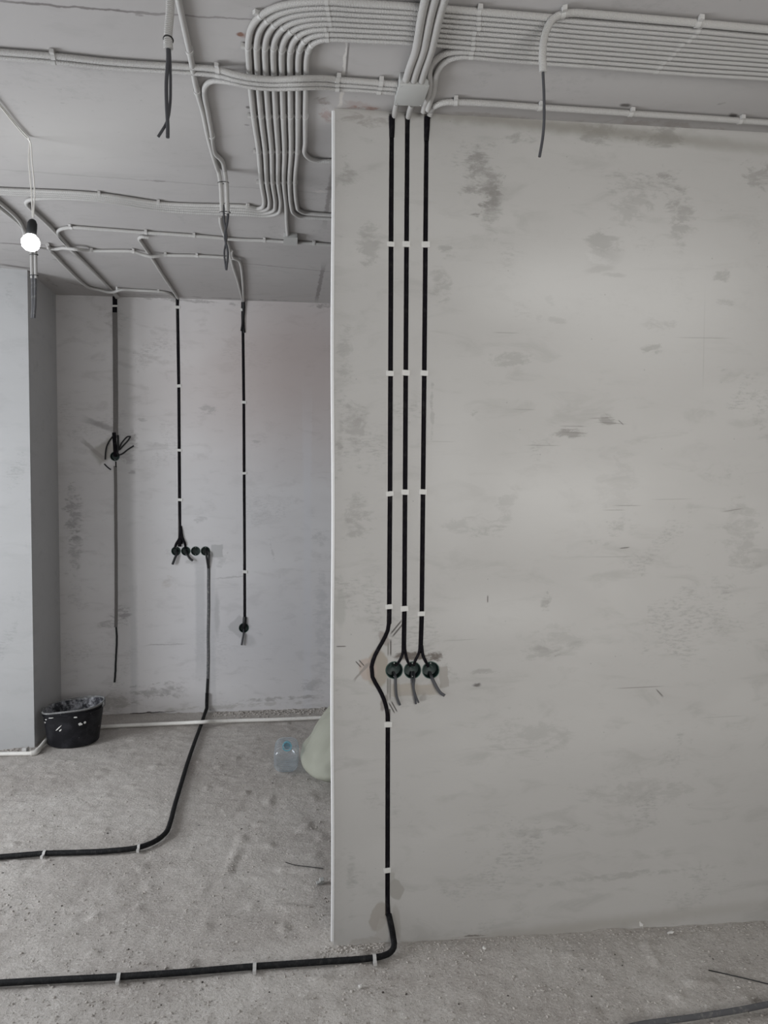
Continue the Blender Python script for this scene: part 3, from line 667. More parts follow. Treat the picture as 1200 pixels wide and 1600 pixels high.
# --- the bundle of ten running along the ceiling to the right; eight of them bend away at the left
def lerp(a, b, t): return a + (b - a) * t
right_first = [(1260, 61.5), (1200, 57), (1090, 47), (980, 38), (900, 31.5), (860, 27.5), (790, 21.5), (720, 16)]
right_last = [(1260, 127), (1200, 121.5), (1090, 115), (980, 106.5), (900, 100.5), (860, 98), (790, 93), (720, 88)]
mid_first = [(643, 10), (560, 5), (510, 2), (460, 5), (430, 12), (407, 25), (393, 43), (388, 67), (389, 100)]
mid_last = [(643, 66), (560, 62), (520, 60.5), (505, 61.5), (492, 66), (484, 74), (480.5, 84), (479, 96), (478.5, 108)]
down_first = [(390, 118), (396, 180), (404, 236), (408, 284)]
down_last = [(478.5, 118), (477, 180), (475, 236), (470, 284)]
ordinal = ['outermost', 'second', 'third', 'fourth', 'fifth', 'sixth', 'seventh', 'innermost']
turn = {
    0: [(412.5, 318), (409, 324.5), (401, 326), (386, 323.0), (260, 318.5), (150, 303.5), (0, 296), (-60, 292)],
    1: [(421, 318), (418, 326), (408, 329.5), (386, 327.2), (260, 321.8), (150, 306.5), (0, 299), (-60, 295)],
    2: [(430, 319), (427, 329), (414, 333.2), (386, 331.3), (260, 325.1), (150, 309.5), (0, 302), (-60, 298)],
    3: [(438.5, 320), (434, 333), (420, 337), (386, 335.4), (260, 328.8), (150, 312.5), (70, 309.5), (47, 312), (41, 317), (47, 325), (75, 351), (110, 388), (140, 418), (176, 456), (182, 465)],
    4: [(447, 322), (448, 345), (450, 373)],
    5: [(455, 322), (459, 333), (470, 339), (490, 340.5), (519, 342), (600, 346)],
    6: [(464, 320), (467, 328), (478, 333), (492, 334.3), (519, 336), (600, 340)],
    7: [(477, 225), (476, 238), (483, 247), (497, 251.5), (519, 252), (600, 256)],
}
turn_note = ['turning left', 'turning left after the big bend', 'turning left beyond the first two',
             'turning left and looping back', 'running straight on to the small square box', 'turning right behind the partition',
             'turning right behind the partition', 'turning right early behind the partition']
for kk in range(8):
    t9, t7 = kk / 9.0, kk / 7.0
    pts = [onceil(lerp(a[0], b[0], t9), lerp(a[1], b[1], t9), .0115) for a, b in zip(right_first, right_last)]
    pts += [onceil(lerp(a[0], b[0], t7), lerp(a[1], b[1], t7), .0115) for a, b in zip(mid_first, mid_last)]
    dn = list(zip(down_first, down_last))
    if kk == 7: dn = dn[:2]
    dn_pts = []
    for (a, b) in dn: dn_pts.append(onceil(lerp(a[0], b[0], t7), lerp(a[1], b[1], t7), .0115))
    pts += dn_pts + CP(turn[kk], .0115)
    cl = [onceil(lerp(1090, 1023, t9), lerp(47, 111, t9), .0115), onceil(lerp(751, 735, t9), lerp(18.5, 89, t9), .0115), onceil(lerp(512, 512, t7), lerp(2, 60, t7), .0115),
          onceil(lerp(407, 487, t7), lerp(25, 70, t7), .0115), onceil(lerp(388, 480, t7), lerp(73, 80, t7), .0115), onceil(lerp(396.5, 477, t7), 182, .0115)]
    if kk < 7: cl.append(onceil(lerp(404, 473, t7), 238, .0115)); cl.append(onceil(lerp(408.5, 471, t7), 286, .0115))
    if kk == 0: cl += CP([(386, 323), (247, 316.5), (153, 304)], .0115)
    o = conduit('electrical_conduit', pts, '%s of eight nested pale ceiling conduits, %s' % (ordinal[kk], turn_note[kk]), group='nested ceiling conduits', tabs=False, cext=-.0005, r=.0095)
    T = None
    path = catmull(pts, .012); T = np.gradient(path, axis=0)
    for j, cpt in enumerate(cl):
        i = int(np.argmin(np.linalg.norm(path - np.array(cpt), axis=1))); p = Vector(path[i])
        m = clip_mesh(p, T[i], (0, 0, 1), .0095, -.0008, dist=H - p.z, th=.0007, wid=.010)
        if kk == 0 and j != 2: clip_tab(m, p, T[i], (0, 0, 1), .0095, (-.8, -.4, 0) if 2 < j < 8 else (0, -1, 0), .012)
        m.build('pipe_clip', M_CLIP, o, smooth=False)
# the two extra ones that peel off towards the grey box
for kk, lab in ((8, 'pale conduit curving from the ceiling bundle down past the grey box, outer of two'), (9, 'pale conduit curving from the ceiling bundle past the grey box, inner of two')):
    t9 = kk / 9.0
    pts = [onceil(lerp(a[0], b[0], t9), lerp(a[1], b[1], t9), .0115) for a, b in zip(right_first, right_last)]
    if kk == 8: pts += CP([(700, 82.5), (688, 88), (676, 99), (671, 112), (672.5, 128), (670, 146), (664, 163)], .0115) + [onceil(661.5, 175, .022)]
    else: pts += CP([(702, 93), (692, 100), (684, 112), (680, 127), (678, 143, .0125), (672.5, 158, .014)], .0115) + [onceil(668.5, 172, .024)]
    cl = [onceil(lerp(1090, 1023, t9), lerp(47, 111, t9), .0115), onceil(lerp(751, 735, t9), lerp(18.5, 89, t9), .0115)]
    conduit('electrical_conduit', pts, lab, group='conduits beside the junction box', clips=cl, tabs=False, cext=-.0008)

# --- hanging corrugated conduit at the right with one black cable
pr = CP([(1260, 51), (1200, 46), (1090, 36), (980, 26.5), (900, 20)], .0115)
r25 = .0115
pr += [onceil(880, 22, .016)]
hx = onceil(852, 55, .06)
base = onceil(880, 22, .016)
def plumb(px, py, y):    # pixel on the fronto-parallel plane at distance y
    d = ray(px, py); return EYE + d * (y / d.y)
yy = base.y
pts = pr + [plumb(864, 30, yy + .002), plumb(853, 50, yy), plumb(848, 78, yy - .01), plumb(848.5, 113, yy - .015)]
o = conduit('electrical_conduit', pts, 'pale conduit hanging off the bundle end at right with one black cable', clips=[onceil(1090, 36, .0115), onceil(876, 21, .0115)], r=r25 - .001, group='hanging cable drops', cext=0)
MB().tube(catmull([plumb(848, 90, yy - .012), plumb(848.5, 115, yy - .015), plumb(850, 150, yy - .015), plumb(850, 190, yy - .017), plumb(848, 215, yy - .015), plumb(843, 245, yy - .02)], .01), .0042, 8).build('cable', M_GREYC, o)

# --- junction box on the ceiling beside the partition
bc = [onceil(622, 132, .040), onceil(669, 135, .040), onceil(664, 168, .040), onceil(615, 164, .040)]
m = MB()
xa = (bc[1] - bc[0]).normalized(); ya = (bc[3] - bc[0]); ya = (ya - xa * ya.dot(xa)).normalized()
cen = sum(bc, Vector()) / 4
L1 = (bc[1] - bc[0]).length / 2; L2 = abs((bc[3] - bc[0]).dot(ya)) / 2
jb = MB().box(cen + Vector((0, 0, .0235)), xa * (L1 - .002), ya * (L2 - .002), (0, 0, .0165)).build('junction_box', M_BOX, origin=cen + Vector((0, 0, .04)), bevel=.002)
tag(jb, 'large pale grey square junction box on the ceiling above the black cable chases', 'junction box')
MB().box(cen + Vector((0, 0, .0035)), xa * L1, ya * L2, (0, 0, .0033)).build('lid', M_BOX, jb, bevel=.0012)
for sx in (-1, 1):
    for sy in (-1, 1):
        MM = Matrix.Translation(cen + xa * (sx * (L1 - .008)) + ya * (sy * (L2 - .008)) + Vector((0, 0, -.0008)))
        MB().lathe([(.0001, 0), (.0028, 0), (.0028, .0015), (.0001, .0015)], 10, MM).build('screw', M_BOX, jb)
# three large conduits coming from above the frame into the box
yb = cen - ya * (L2 + .001)
for i, (lab, top, mid, bot) in enumerate((('left', (671, -28), (650, 77), (633, 129)), ('middle', (687, -28), (662, 78), (645, 130)), ('right', (703, -28), (674, 79), (657, 131.5)))):
    off = [-.032, -.006, .022][i]
    end = onceil(bot[0], bot[1], .022)
    pts = [onceil(top[0] + 14, top[1] - 45, .036), onceil(*top, .036), onceil((top[0]*.5+mid[0]*.5) - 1.5, (top[1]+mid[1])/2, .036), onceil(*mid, .036), onceil((mid[0]*.45+bot[0]*.55) - .5, mid[1]*.45+bot[1]*.55, .030), end, end + Vector((-.002, .012, 0))]
    o = conduit('electrical_conduit', pts, '%s of three thick pale conduits crossing the bundle into the grey junction box' % ('leftmost' if i == 0 else 'middle' if i == 1 else 'rightmost'), r=.0118, group='conduits feeding the junction box')
# stubs out of the far side of the box to the wall
for (a, b, lab) in (((620, 163), (616.5, 181), 'short pale conduit stub below grey junction box over the leftmost chase'), ((643, 165), (638, 183), 'short pale conduit stub below grey junction box over the middle chase')):
    pA = onceil(a[0], a[1], .020); pB = NEAR.pt(b[0], b[1], .014)
    conduit('conduit_stub', [pA - (pB - pA) * .1, pA * .5 + pB * .5 + Vector((0, -.0, .004)), pB], lab, r=.0100, group='conduit stubs under the junction box')
# conduit running right along the wall top
pts = [NEAR.pt(671, 182, .012), NEAR.pt(674, 174, .022), onceil(681, 165, .016)] + CP([(693, 160.5), (712, 159.5), (760, 161.5), (843, 167.5), (985, 177), (1100, 184.5), (1200, 191.5), (1290, 197)], .0125)
conduit('electrical_conduit', pts, 'single pale conduit running right along the ceiling just above the wall top', r=.0105, clips=CP([(712, 159.5), (843, 167.5), (985, 177), (1155, 188.3)], .0125), cext=.001)

# --- upper left runs that pass below the nested bundle to the box
lo = .0355
U1 = [(-60, 77), (0, 81), (90, 88), (170, 96.5), (260, 102.5), (340, 108.5, .016), (362, 115, .028), (390, 121, lo), (430, 124, lo), (470, 122.5, lo), (500, 122, .022), (527, 124, .0125), (570, 127.5, .0125), (621, 131.5, .014)]
U2 = [(-60, 85), (0, 89), (90, 96.5), (170, 105), (260, 110.5), (340, 117, .016), (362, 122.5, .028), (390, 128, lo), (430, 131, lo), (470, 130, lo), (500, 129.5, .022), (527, 131, .0125), (570, 134, .0125), (619, 138, .014)]
U3 = [(345, 300), (345, 280), (336, 240), (330, 205), (324, 172), (319.5, 148), (320, 137), (326, 129), (336, 126, .014), (362, 129, .028), (390, 134.8, lo), (430, 138, lo), (470, 136.8, lo), (500, 136, .022), (527, 138, .0125), (570, 140.5, .0125), (617, 144.5, .014)]
ucl = [[(85, 87.5), (342, 109), (527, 124), (592, 129.2)], [(85, 96.2), (340, 117), (527, 131), (592, 135.7)], [(527, 138), (592, 142.3)]]
conduit('electrical_conduit', CP(U1), 'pale conduit across the upper left ceiling to the grey box, nearest of three', clips=CP(ucl[0]), group='upper left ceiling run', cext=-.0005)
conduit('electrical_conduit', CP(U2), 'pale conduit across the upper left ceiling to the grey box, middle of three', clips=CP(ucl[1]), group='upper left ceiling run', tabs=False, cext=-.0005)

def tie(parent, pts, r):
    path = catmull(list(pts) + [pts[0]], .003)
    MB().tube(path, r, 6).build('cable_tie', M_TIE, parent)
def ring(p, axis, rad, n=14, sx=1.0, dirx=(1, 0, 0)):
    a = Vector(axis).normalized(); x = Vector(dirx); x = (x - a * x.dot(a)).normalized(); y = a.cross(x)
    return [Vector(p) + x * (math.cos(2*math.pi*k/n) * rad * sx) + y * (math.sin(2*math.pi*k/n) * rad) for k in range(n)]

# --- pair that runs away along the ceiling then hangs, tied, with black cables
yh = onceil(345, 268, .0115).y
o = empty('cable_drop', onceil(349, 268), 'tied pair of pale conduits hanging mid ceiling with two crossing black cables', 'conduit', 'hanging cable drops')
pa = CP([(268, -60), (278, -5), (296, 80), (308, 143), (317, 175), (325, 213), (335, 250)]) + [plumb(341.5, 268, yh), plumb(345, 290, yh), plumb(347, 334, yh)]
MB().tube(catmull(pa, .012), .0092, 10).build('conduit', M_COND, o)
pb_ = CP(U3[::-1][:-2]) + [onceil(346, 250, .014), plumb(351, 266, yh - .004), plumb(354, 290, yh - .004), plumb(355.5, 334, yh - .004)]
MB().tube(catmull(pb_, .012), .0092, 10).build('conduit', M_COND, o)
for (x, y) in ((349, 285.5), (351.5, 332)):
    tie(o, ring(plumb(x, y, yh - .002), (0, 0, 1), .0115, 18, 1.95), .0016)
for pp, rr in (([(349, 320), (350.5, 345), (354, 370), (350.5, 395), (353, 420)], .0042), ([(357, 320), (355.5, 345), (351.5, 370), (356, 395), (353.5, 422)], .0050)):
    MB().tube(catmull([plumb(x, y, yh - .002 - .004 * i) for i, (x, y) in enumerate(pp)], .008), rr, 8).build('cable', M_GREYC, o)
for q in ((527, 138), (592, 142.3)):
    p = onceil(q[0], q[1], .0125); m = clip_mesh(p, onceil(q[0]+10, q[1]+.7, .0125) - p, (0, 0, 1), .0092, -.0005, dist=H - p.z); m.build('pipe_clip', M_CLIP, o, smooth=False)
for q in ((296, 80), (308, 143), (331, 213)):
    p = onceil(q[0], q[1], .0115); m = clip_mesh(p, onceil(q[0]+2.2, q[1]+10, .0115) - p, (0, 0, 1), .0092, .001, dist=H - p.z); m.build('pipe_clip', M_CLIP, o, smooth=False)

# --- nearest hanging conduit at the top edge
ya_ = 1.86
o = empty('cable_drop', plumb(262, -60, ya_), 'white conduit hanging at the top frame edge with two long black cables', 'conduit', 'hanging cable drops')
top = onceil(262, -140, .012)
ptsA = [Vector((plumb(266, -60, ya_).x, ya_ - .09, H - .014)), Vector((plumb(266, -60, ya_).x, ya_ - .02, H - .018)), plumb(267, -52, ya_), plumb(266.5, -25, ya_), plumb(265.5, 20, ya_), plumb(263, 50, ya_), plumb(262, 76, ya_)]
MB().tube(catmull(ptsA, .01), .0100, 12).build('conduit', M_COND, o)
tie(o, ring(plumb(263, 62, ya_), (0, .45, 1), .0112, 18, 1.0), .0016)
ptA2 = [plumb(262.5, 64, ya_), plumb(263.5, 77, ya_)]
MB().tube(catmull(ptA2, .006), .0108, 12).build('collar', M_COND, o)
for pp, rr in (([(262, 66), (262.5, 90), (260, 130), (260.5, 165), (262, 195), (262, 215)], .0045), ([(264, 66), (265.5, 90), (266.5, 130), (265.5, 165), (261, 190), (247, 214)], .0034)):
    MB().tube(catmull([plumb(x, y, ya_ - .003 * (i % 2) + .004 * i * (rr < .004)) for i, (x, y) in enumerate(pp)], .008), rr, 8).build('cable', M_GREYC, o)

# --- far left drop behind the bulb
yd = onceil(52, 388, .0115).y
o = empty('cable_drop', onceil(52, 388), 'tied pair of conduits hanging behind the bulb with grey cables', 'conduit', 'hanging cable drops')
for s_, (x0, y0, x1, y1) in enumerate(((-40, 286, 0, 317), (-40, 294, 0, 325))):
    dx = -3 if s_ == 0 else 3
    pts = CP([(x0, y0), (x1, y1), (30, 345 + 5*s_), (44 + dx, 374)]) + [plumb(52 + dx, 386, yd), plumb(52.5 + dx, 400, yd), plumb(53 + dx, 435, yd)]
    MB().tube(catmull(pts, .012), .0092, 10).build('conduit', M_COND, o)
for y in (398, 430.5): tie(o, ring(plumb(53, y, yd), (0, 0, 1), .0115, 18, 2.0), .002)
for pp in ([(51, 430), (51, 455), (51.5, 480), (50, 497)], [(55, 430), (55, 455), (54.5, 475), (53, 497)]):
    MB().tube(catmull([plumb(x, y, yd) for x, y in pp], .01), .0085, 8).build('cable', M_DUSTY, o)

# --- far ceiling runs
up = .031
T2 = [(447, 378), (413, 376), (380, 375), (303, 368.5), (228, 363.5), (160, 358.5), (112, 355.5), (97, 357.5), (90, 362), (92, 368), (101, 379), (114, 394), (133, 412), (155, 435), (178, 457), (185, 464)]
conduit('electrical_conduit', CP(T2), 'pale conduit from the small square box leftwards, bending to the far wall corner', clips=CP([(112, 355.5), (228, 363.5), (303, 368.5), (413, 376)]))
T3 = [(74, 387), (84, 389), (98, 387.5), (104, 388, .02), (118, 389.5, up), (132, 391, .02), (145, 391.5), (208, 393, .013), (222, 397.5, .022), (236, 401, up), (248, 400, .022), (258, 398.5), (308, 400), (351, 402.5), (366, 404)]
conduit('electrical_conduit', CP(T3), 'farther pale ceiling conduit dipping over a diagonal one and ending at the double hook', clips=CP([(142, 391.5), (208, 393), (258, 398.5), (308, 400)]))
T4 = [(232, 371), (222, 370), (217.5, 372.5), (221, 379), (236, 401), (255, 431), (271, 455), (278, 466)]
conduit('electrical_conduit', CP(T4), 'short pale conduit hooking down the ceiling to the second black chase', clips=())
T5 = [(74, 382), (80, 392), (105, 419), (131, 444), (140, 449.5), (155, 453), (166, 456, .02), (177, 456.5, up), (189, 453, .02), (205, 453), (247, 455.5), (262, 458), (273, 465)]
conduit('electrical_conduit', CP(T5), 'pale conduit along the far ceiling edge from the column side to the second chase', clips=CP([(187.5, 453), (249, 455.5)]), tabs=False)
T8 = [(360, 391), (361, 404), (364, 418), (371, 437), (377, 462), (379, 470)]
conduit('electrical_conduit', CP([(344, 338), (345, 350), (350, 366), (357, 383), (360, 400), (364, 416), (371, 438), (377, 462), (379, 470)], .0112), 'thin pale conduit behind the hanging black cables running to the third chase', group='conduits into the third far chase', r=.0085)
conduit('electrical_conduit', CP([(362, 392), (363, 400), (366, 404, .016), (372, 406, .016), (376, 413), (378, 425), (379.5, 445), (380.5, 470)], .0112), 'curved pale conduit beside the hanging black cables running to the third chase', group='conduits into the third far chase', r=.0085)

# small square box where one conduit ends
b0 = onceil(443, 371, .028); b1 = onceil(465, 372, .028); b3 = onceil(443, 383, .028)
xa2 = (b1 - b0).normalized(); c_ = (b1 + b3) / 2; w_ = (b1 - b0).length/2; h_ = (b3 - b0).length / 2
sb = MB().box(c_ + Vector((0, 0, .0143)), xa2 * (w_ - .002), Vector((-xa2.y, xa2.x, 0)) * (h_ - .002), (0, 0, .0135)).build('junction_box', M_BOX, bevel=.002)
tag(sb, 'small pale square junction box on the far ceiling near the partition edge', 'junction box')
MB().box(c_ + Vector((0, 0, .0015)), xa2 * w_, Vector((-xa2.y, xa2.x, 0)) * h_, (0, 0, .0015)).build('lid', M_BOX, sb)
conduit('electrical_conduit', CP([(465, 379), (490, 380.5), (519, 383), (620, 389)]), 'pale conduit leaving the small square box rightwards behind the partition', clips=CP([(490, 380.5)]))

# ------------------------------------------------------------------ cables in the chases
def wallcable(name, W, pts, label, group, r=.0072, flat=.5, mat=None, d=-.005, clips=(), clipw=.014, cliph=.0095, origin=None, seg=10, jit=.0006, cat='cable', clipd=.0015):
    P3 = [W.pt(p[0], p[1], p[2] if len(p) > 2 else d) for p in pts]
    path = catmull(P3, .02)
    rnd = random.Random(len(label))
    n = len(path)
    off = np.cumsum([rnd.uniform(-1, 1) for _ in range(n)]); off = (off - np.linspace(off[0], off[-1], n)) ; off = off / (abs(off).max() + 1e-6) * jit * 1.4
    path = path + np.outer(off, np.array(W.du))
    o = MB().tube(path, r, seg, ref=tuple(W.n), flat=flat).build(name, mat or M_FLAT, origin=P3[0])
    tag(o, label, cat, group)
    for (x, y) in clips:
        p = W.pt(x, y, clipd)
        rr = rnd.uniform(-.0012, .0012)
        tilt = rnd.uniform(-.12, .12); du2 = W.du * math.cos(tilt) + Vector((0,0,1)) * math.sin(tilt); dz2 = Vector((0,0,1)) * math.cos(tilt) - W.du * math.sin(tilt)
        MB().box(p + W.du * rr, du2 * (clipw + rr * .5), W.n * .0028, dz2 * (cliph + rr)).build('cable_clip', M_PLUG, o, smooth=False, bevel=.0012)
    return o

g = 'black cables in the partition chases'
c1 = wallcable('electrical_cable', NEAR, [(612, 182, .004), (612.5, 200), (611.5, 300), (611, 380), (610, 583), (609.5, 770), (608.5, 947), (608.5, 968, .001), (606, 985, .003), (597, 1004, .005), (586, 1024, .006), (580.5, 1042, .006), (582, 1058, .006), (592, 1076, .006), (600, 1093, .005), (604.5, 1110, .002), (606, 1128), (606, 1200), (605.5, 1360), (605.5, 1395), (606.5, 1420, .003), (607.5, 1434, .006)],
    'leftmost black cable on the partition, kinking around the boxes down to the floor', g, clips=[(611, 381.5), (609.5, 583.5), (609.5, 771.5), (608.5, 948), (606.5, 1132), (605.5, 1360)], d=-.0045)
MB().tube(catmull([NEAR.pt(612.5, 181, .010), NEAR.pt(612.5, 192, .006), NEAR.pt(613, 215, .000)], .008), [.0105, .0098, .0072], 10, ref=tuple(NEAR.n), flat=.6).build('sleeve', M_FLAT, c1)
c2 = wallcable('electrical_cable', NEAR, [(637.5, 184, .004), (637, 200), (635.5, 381), (634, 583), (633, 770), (632, 951), (631, 1012), (631, 1020)],
    'middle black cable on the partition ending above the first two green boxes', g, clips=[(634.5, 381.5), (634, 582.5), (633, 769), (632, 951)], d=-.0045)
c3 = wallcable('electrical_cable', NEAR, [(667.5, 184, .004), (667, 200), (665, 381), (663, 583), (661, 770), (659, 959), (658, 1012), (658.5, 1022)],
    'rightmost black cable on the partition ending above the third green box', g, clips=[(665, 382), (663, 583), (661, 768.5), (659, 959)], d=-.0045)
MB().tube(catmull([NEAR.pt(668, 182, .010), NEAR.pt(667.5, 195, .006), NEAR.pt(667, 220, .000)], .008), [.0100, .0096, .0070], 10, ref=tuple(NEAR.n), flat=.6).build('sleeve', M_FLAT, c3)
def strand(parent, W, pts, r, mat=None, name='cable_tail', flat=1.0, seg=8):
    P3 = [W.pt(x, y, d) for x, y, d in pts]
    return MB().tube(catmull(P3, .004), r, seg, ref=tuple(W.n), flat=flat).build(name, mat or M_GREYC, parent)
# splaying strands above the boxes
strand(c2, NEAR, [(631, 1008, .001), (629, 1022, .003), (624, 1033, .004), (618, 1040, -.012)], .005, M_FLAT, 'strand')
strand(c2, NEAR, [(632, 1008, .001), (634, 1022, .003), (637, 1033, .004), (641, 1040, -.012)], .005, M_FLAT, 'strand')
strand(c3, NEAR, [(657, 1008, .001), (654, 1022, .003), (649, 1032, .004), (646, 1040, -.012)], .005, M_FLAT, 'strand')
strand(c3, NEAR, [(659, 1008, .001), (661, 1024, .003), (665, 1033, .004), (669, 1041, -.012)], .0055, M_FLAT, 'strand')
# tails hanging out of the boxes
strand(c2, NEAR, [(615, 1050, -.03), (618, 1058, .006), (618.5, 1072, .014), (620, 1088, .016), (625, 1102, .018)], .0046, flat=.6)
strand(c2, NEAR, [(643, 1050, -.03), (643.5, 1062, .006), (645.5, 1074, .014), (648, 1088, .018), (650, 1100, .016)], .0036)
strand(c2, NEAR, [(647, 1050, -.03), (647.5, 1062, .008), (646.5, 1074, .018), (650, 1088, .022), (654, 1098, .024)], .0036)
strand(c3, NEAR, [(672, 1050, -.03), (675.5, 1060, .008), (682, 1073, .020), (688, 1082, .026), (695, 1087, .030)], .0056, flat=.55)

def back_box(W, px, py, label, group, r=.0315, posts=True):
    """round flush-mounting wall box set into the wall"""
    c = W.pt(px, py)
    n = W.n; du = W.du; up_ = Vector((0, 0, 1))
    M = Matrix(((du.x, up_.x, n.x, c.x), (du.y, up_.y, n.y, c.y), (du.z, up_.z, n.z, c.z), (0, 0, 0, 1)))
    o = MB().lathe([(.0001, -.044), (r - .004, -.044), (r - .0015, -.040), (r, 0), (r - .0016, 0), (r - .003, -.039), (.0001, -.0425)], 28, M).build('socket_box', M_GREEN, origin=c)
    tag(o, label, 'socket box', group)
    MB().lathe([(r - .0022, .0002), (r + .0008, .0002), (r + .0006, .0022), (r - .0018, .0022), (r - .0022, .0002)], 28, M).build('rim', M_GREENR, o)
    if posts:
        for a in (math.radians(90), math.radians(270)):
            q = M @ Matrix.Translation((math.cos(a) * (r - .007), math.sin(a) * (r - .007), -.040))
            MB().lathe([(.0001, 0), (.0036, 0), (.0034, .036), (.0001, .036)], 10, q).build('screw_post', M_GREEN, o)
            MB().lathe([(.0001, .036), (.0022, .036), (.0018, .0378), (.0001, .038)], 8, q).build('screw', M_CLIP, o)
        for a in (math.radians(30), math.radians(150)):
            q = M @ Matrix.Translation((math.cos(a) * (r * .55), math.sin(a) * (r * .55), -.0424))
            MB().lathe([(.0072, 0), (.0088, 0), (.0088, .0016), (.0072, .0016)], 14, q).build('knockout_ring', M_GREENR, o)
    return o
for x, w_ in ((616, 'leftmost'), (644.5, 'middle'), (673, 'rightmost')):
    back_box(NEAR, x, 1047, '%s dark green round socket box in the row of three on the partition' % w_, 'socket boxes in the partition')

# far wall chases
g2 = 'black cables in the far wall chases'
b2 = wallcable('electrical_cable', BACK, [(277.5, 467, .003), (278, 480), (279, 603), (280, 703), (281, 781), (282, 820), (283, 838), (283.5, 850, .004)],
    'black cable on the far wall ending above the row of four green boxes', g2, r=.0098, clips=[(277.5, 480), (279.5, 603), (280.5, 703.5), (281.5, 781)], clipw=.018, cliph=.010, d=-.0045)
strand(b2, BACK, [(282, 822, .0), (281, 840, .006), (276, 849, .006), (273, 856, -.012)], .010, M_FLAT, 'strand')
strand(b2, BACK, [(282.5, 822, .0), (285, 840, .006), (289, 850, .006), (290, 857, -.012)], .009, M_FLAT, 'strand')
strand(b2, BACK, [(282, 838, .0), (281, 846, .007), (280.5, 854, .007)], .013, M_FLAT, 'strand')
strand(b2, BACK, [(277, 860, -.03), (276.5, 864, .012), (273, 873, .022), (269.5, 882, .025)], .0085, M_BLACK)
strand(b2, BACK, [(291, 860, -.03), (293, 867, .010), (297, 873, .018), (301, 876, .026)], .0080, M_BLACK)
b3_ = wallcable('electrical_cable', BACK, [(379.3, 473, .004), (379.5, 490), (380.5, 560), (381, 628), (381.5, 739), (383, 893), (382.5, 960), (382, 972, .003)],
    'black cable on the far wall ending at the single low green box', g2, r=.0090, clips=[(379, 484), (381.3, 628.5), (382.3, 739.5), (382.8, 893.5)], clipw=.017, cliph=.010, d=-.0045)
strand(b3_, BACK, [(379, 456, .01), (379, 470, .006), (380.5, 490, .006), (379, 505, .012), (377, 517, .016)], .0070, M_BLACK, 'strand')
strand(b3_, BACK, [(379.5, 462, .02), (381, 480, .008), (380, 500, .005), (381.5, 520, .002)], .0095, M_BLACK, 'strand')
strand(b3_, BACK, [(382.5, 964, .002), (382, 973, .006), (381, 980, -.02)], .014, M_BLACK, 'strand')
strand(b3_, BACK, [(381, 983, -.03), (380.5, 990, .010), (379, 999, .016), (377.5, 1008, .018)], .0070, M_GREYC)
for x, w_ in ((275, 'leftmost'), (290.3, 'second from left'), (305.6, 'third from left'), (321, 'rightmost')):
    back_box(BACK, x, 861, '%s dark green socket box in the row of four on the far wall' % w_, 'row of four socket boxes', r=.0325)
back_box(BACK, 381, 981, 'single low dark green socket box on the far wall under its own cable', None, r=.0355)

# chase with the grey filled groove and the knot of cables
fc = wallcable('filled_chase', BACK, [(179.5, 488, .0008), (180.5, 600, .0008), (181, 684, .0008)], 'dark grey filler band above the knot of cables on the far wall', 'filled cable chases', r=.0175, flat=.08, mat=M_CHASE, cat='filled chase', jit=.001)
wallcable('filled_chase', BACK, [(180, 728, .0008), (181, 800, .0008), (181.5, 960, .0008), (181, 980, .0008)], 'thin dark grey filler line below the knot of cables on the far wall', 'filled cable chases', r=.0115, flat=.08, mat=M_CHASE, cat='filled chase', jit=.001)
d1 = wallcable('cable_duct', BACK, [(179.5, 463, .003), (179.5, 475, .002), (179.5, 488, .002)], 'short wide black cable duct under the far ceiling with a white band', None, r=.0165, flat=.35, mat=M_FLAT, clips=[(179.5, 478)], clipw=.018, cliph=.007, clipd=.008, cat='cable')
wallcable('electrical_cable', BACK, [(181.5, 980, .004), (182, 1005, .004), (180.5, 1035, .005), (179, 1066, .008)], 'short loose black cable hanging low on the far wall above the bucket', None, r=.0070, flat=.8, mat=M_BLACK, clips=[(178.2, 1069)], clipw=.008, cliph=.010, clipd=.010, jit=.002)
kn = back_box(BACK, 179.5, 713, 'dark green socket box at the knot of black cables on the far wall', None, r=.0315)
kc = tag(strand(None, BACK, [(178, 676, .004), (179, 690, .006), (180, 704, .008), (180, 713, -.006)], .013, M_FLAT, 'cable_knot'), 'knot of looped black cables sprouting from a far wall box', 'cable')
strand(kc, BACK, [(184, 680, .006), (184.5, 695, .010), (183, 710, .006)], .0075, M_BLACK, 'cable_strand')
strand(kc, BACK, [(180, 678, .006), (173, 686, .020), (167, 697, .024), (165, 708, .020), (164.5, 718, .012)], .0055, M_BLACK, 'cable_strand')
strand(kc, BACK, [(185, 703, .010), (191, 691, .030), (200, 682, .040), (203.5, 682, .042), (201, 687, .040), (193, 696, .030), (186.5, 703, .012)], .0052, M_BLACK, 'cable_strand')
strand(kc, BACK, [(183, 706, .006), (186, 710.5, .020), (191, 709, .030), (199, 703, .038), (209, 696.5, .045)], .0055, M_BLACK, 'cable_strand')
strand(kc, BACK, [(163, 725, .003), (168, 730, .004), (173.5, 734, .003)], .0048, M_BLACK, 'cable_strand')
strand(kc, BACK, [(181, 721, .004), (181, 730, .006)], .0048, M_BLACK, 'cable_strand')

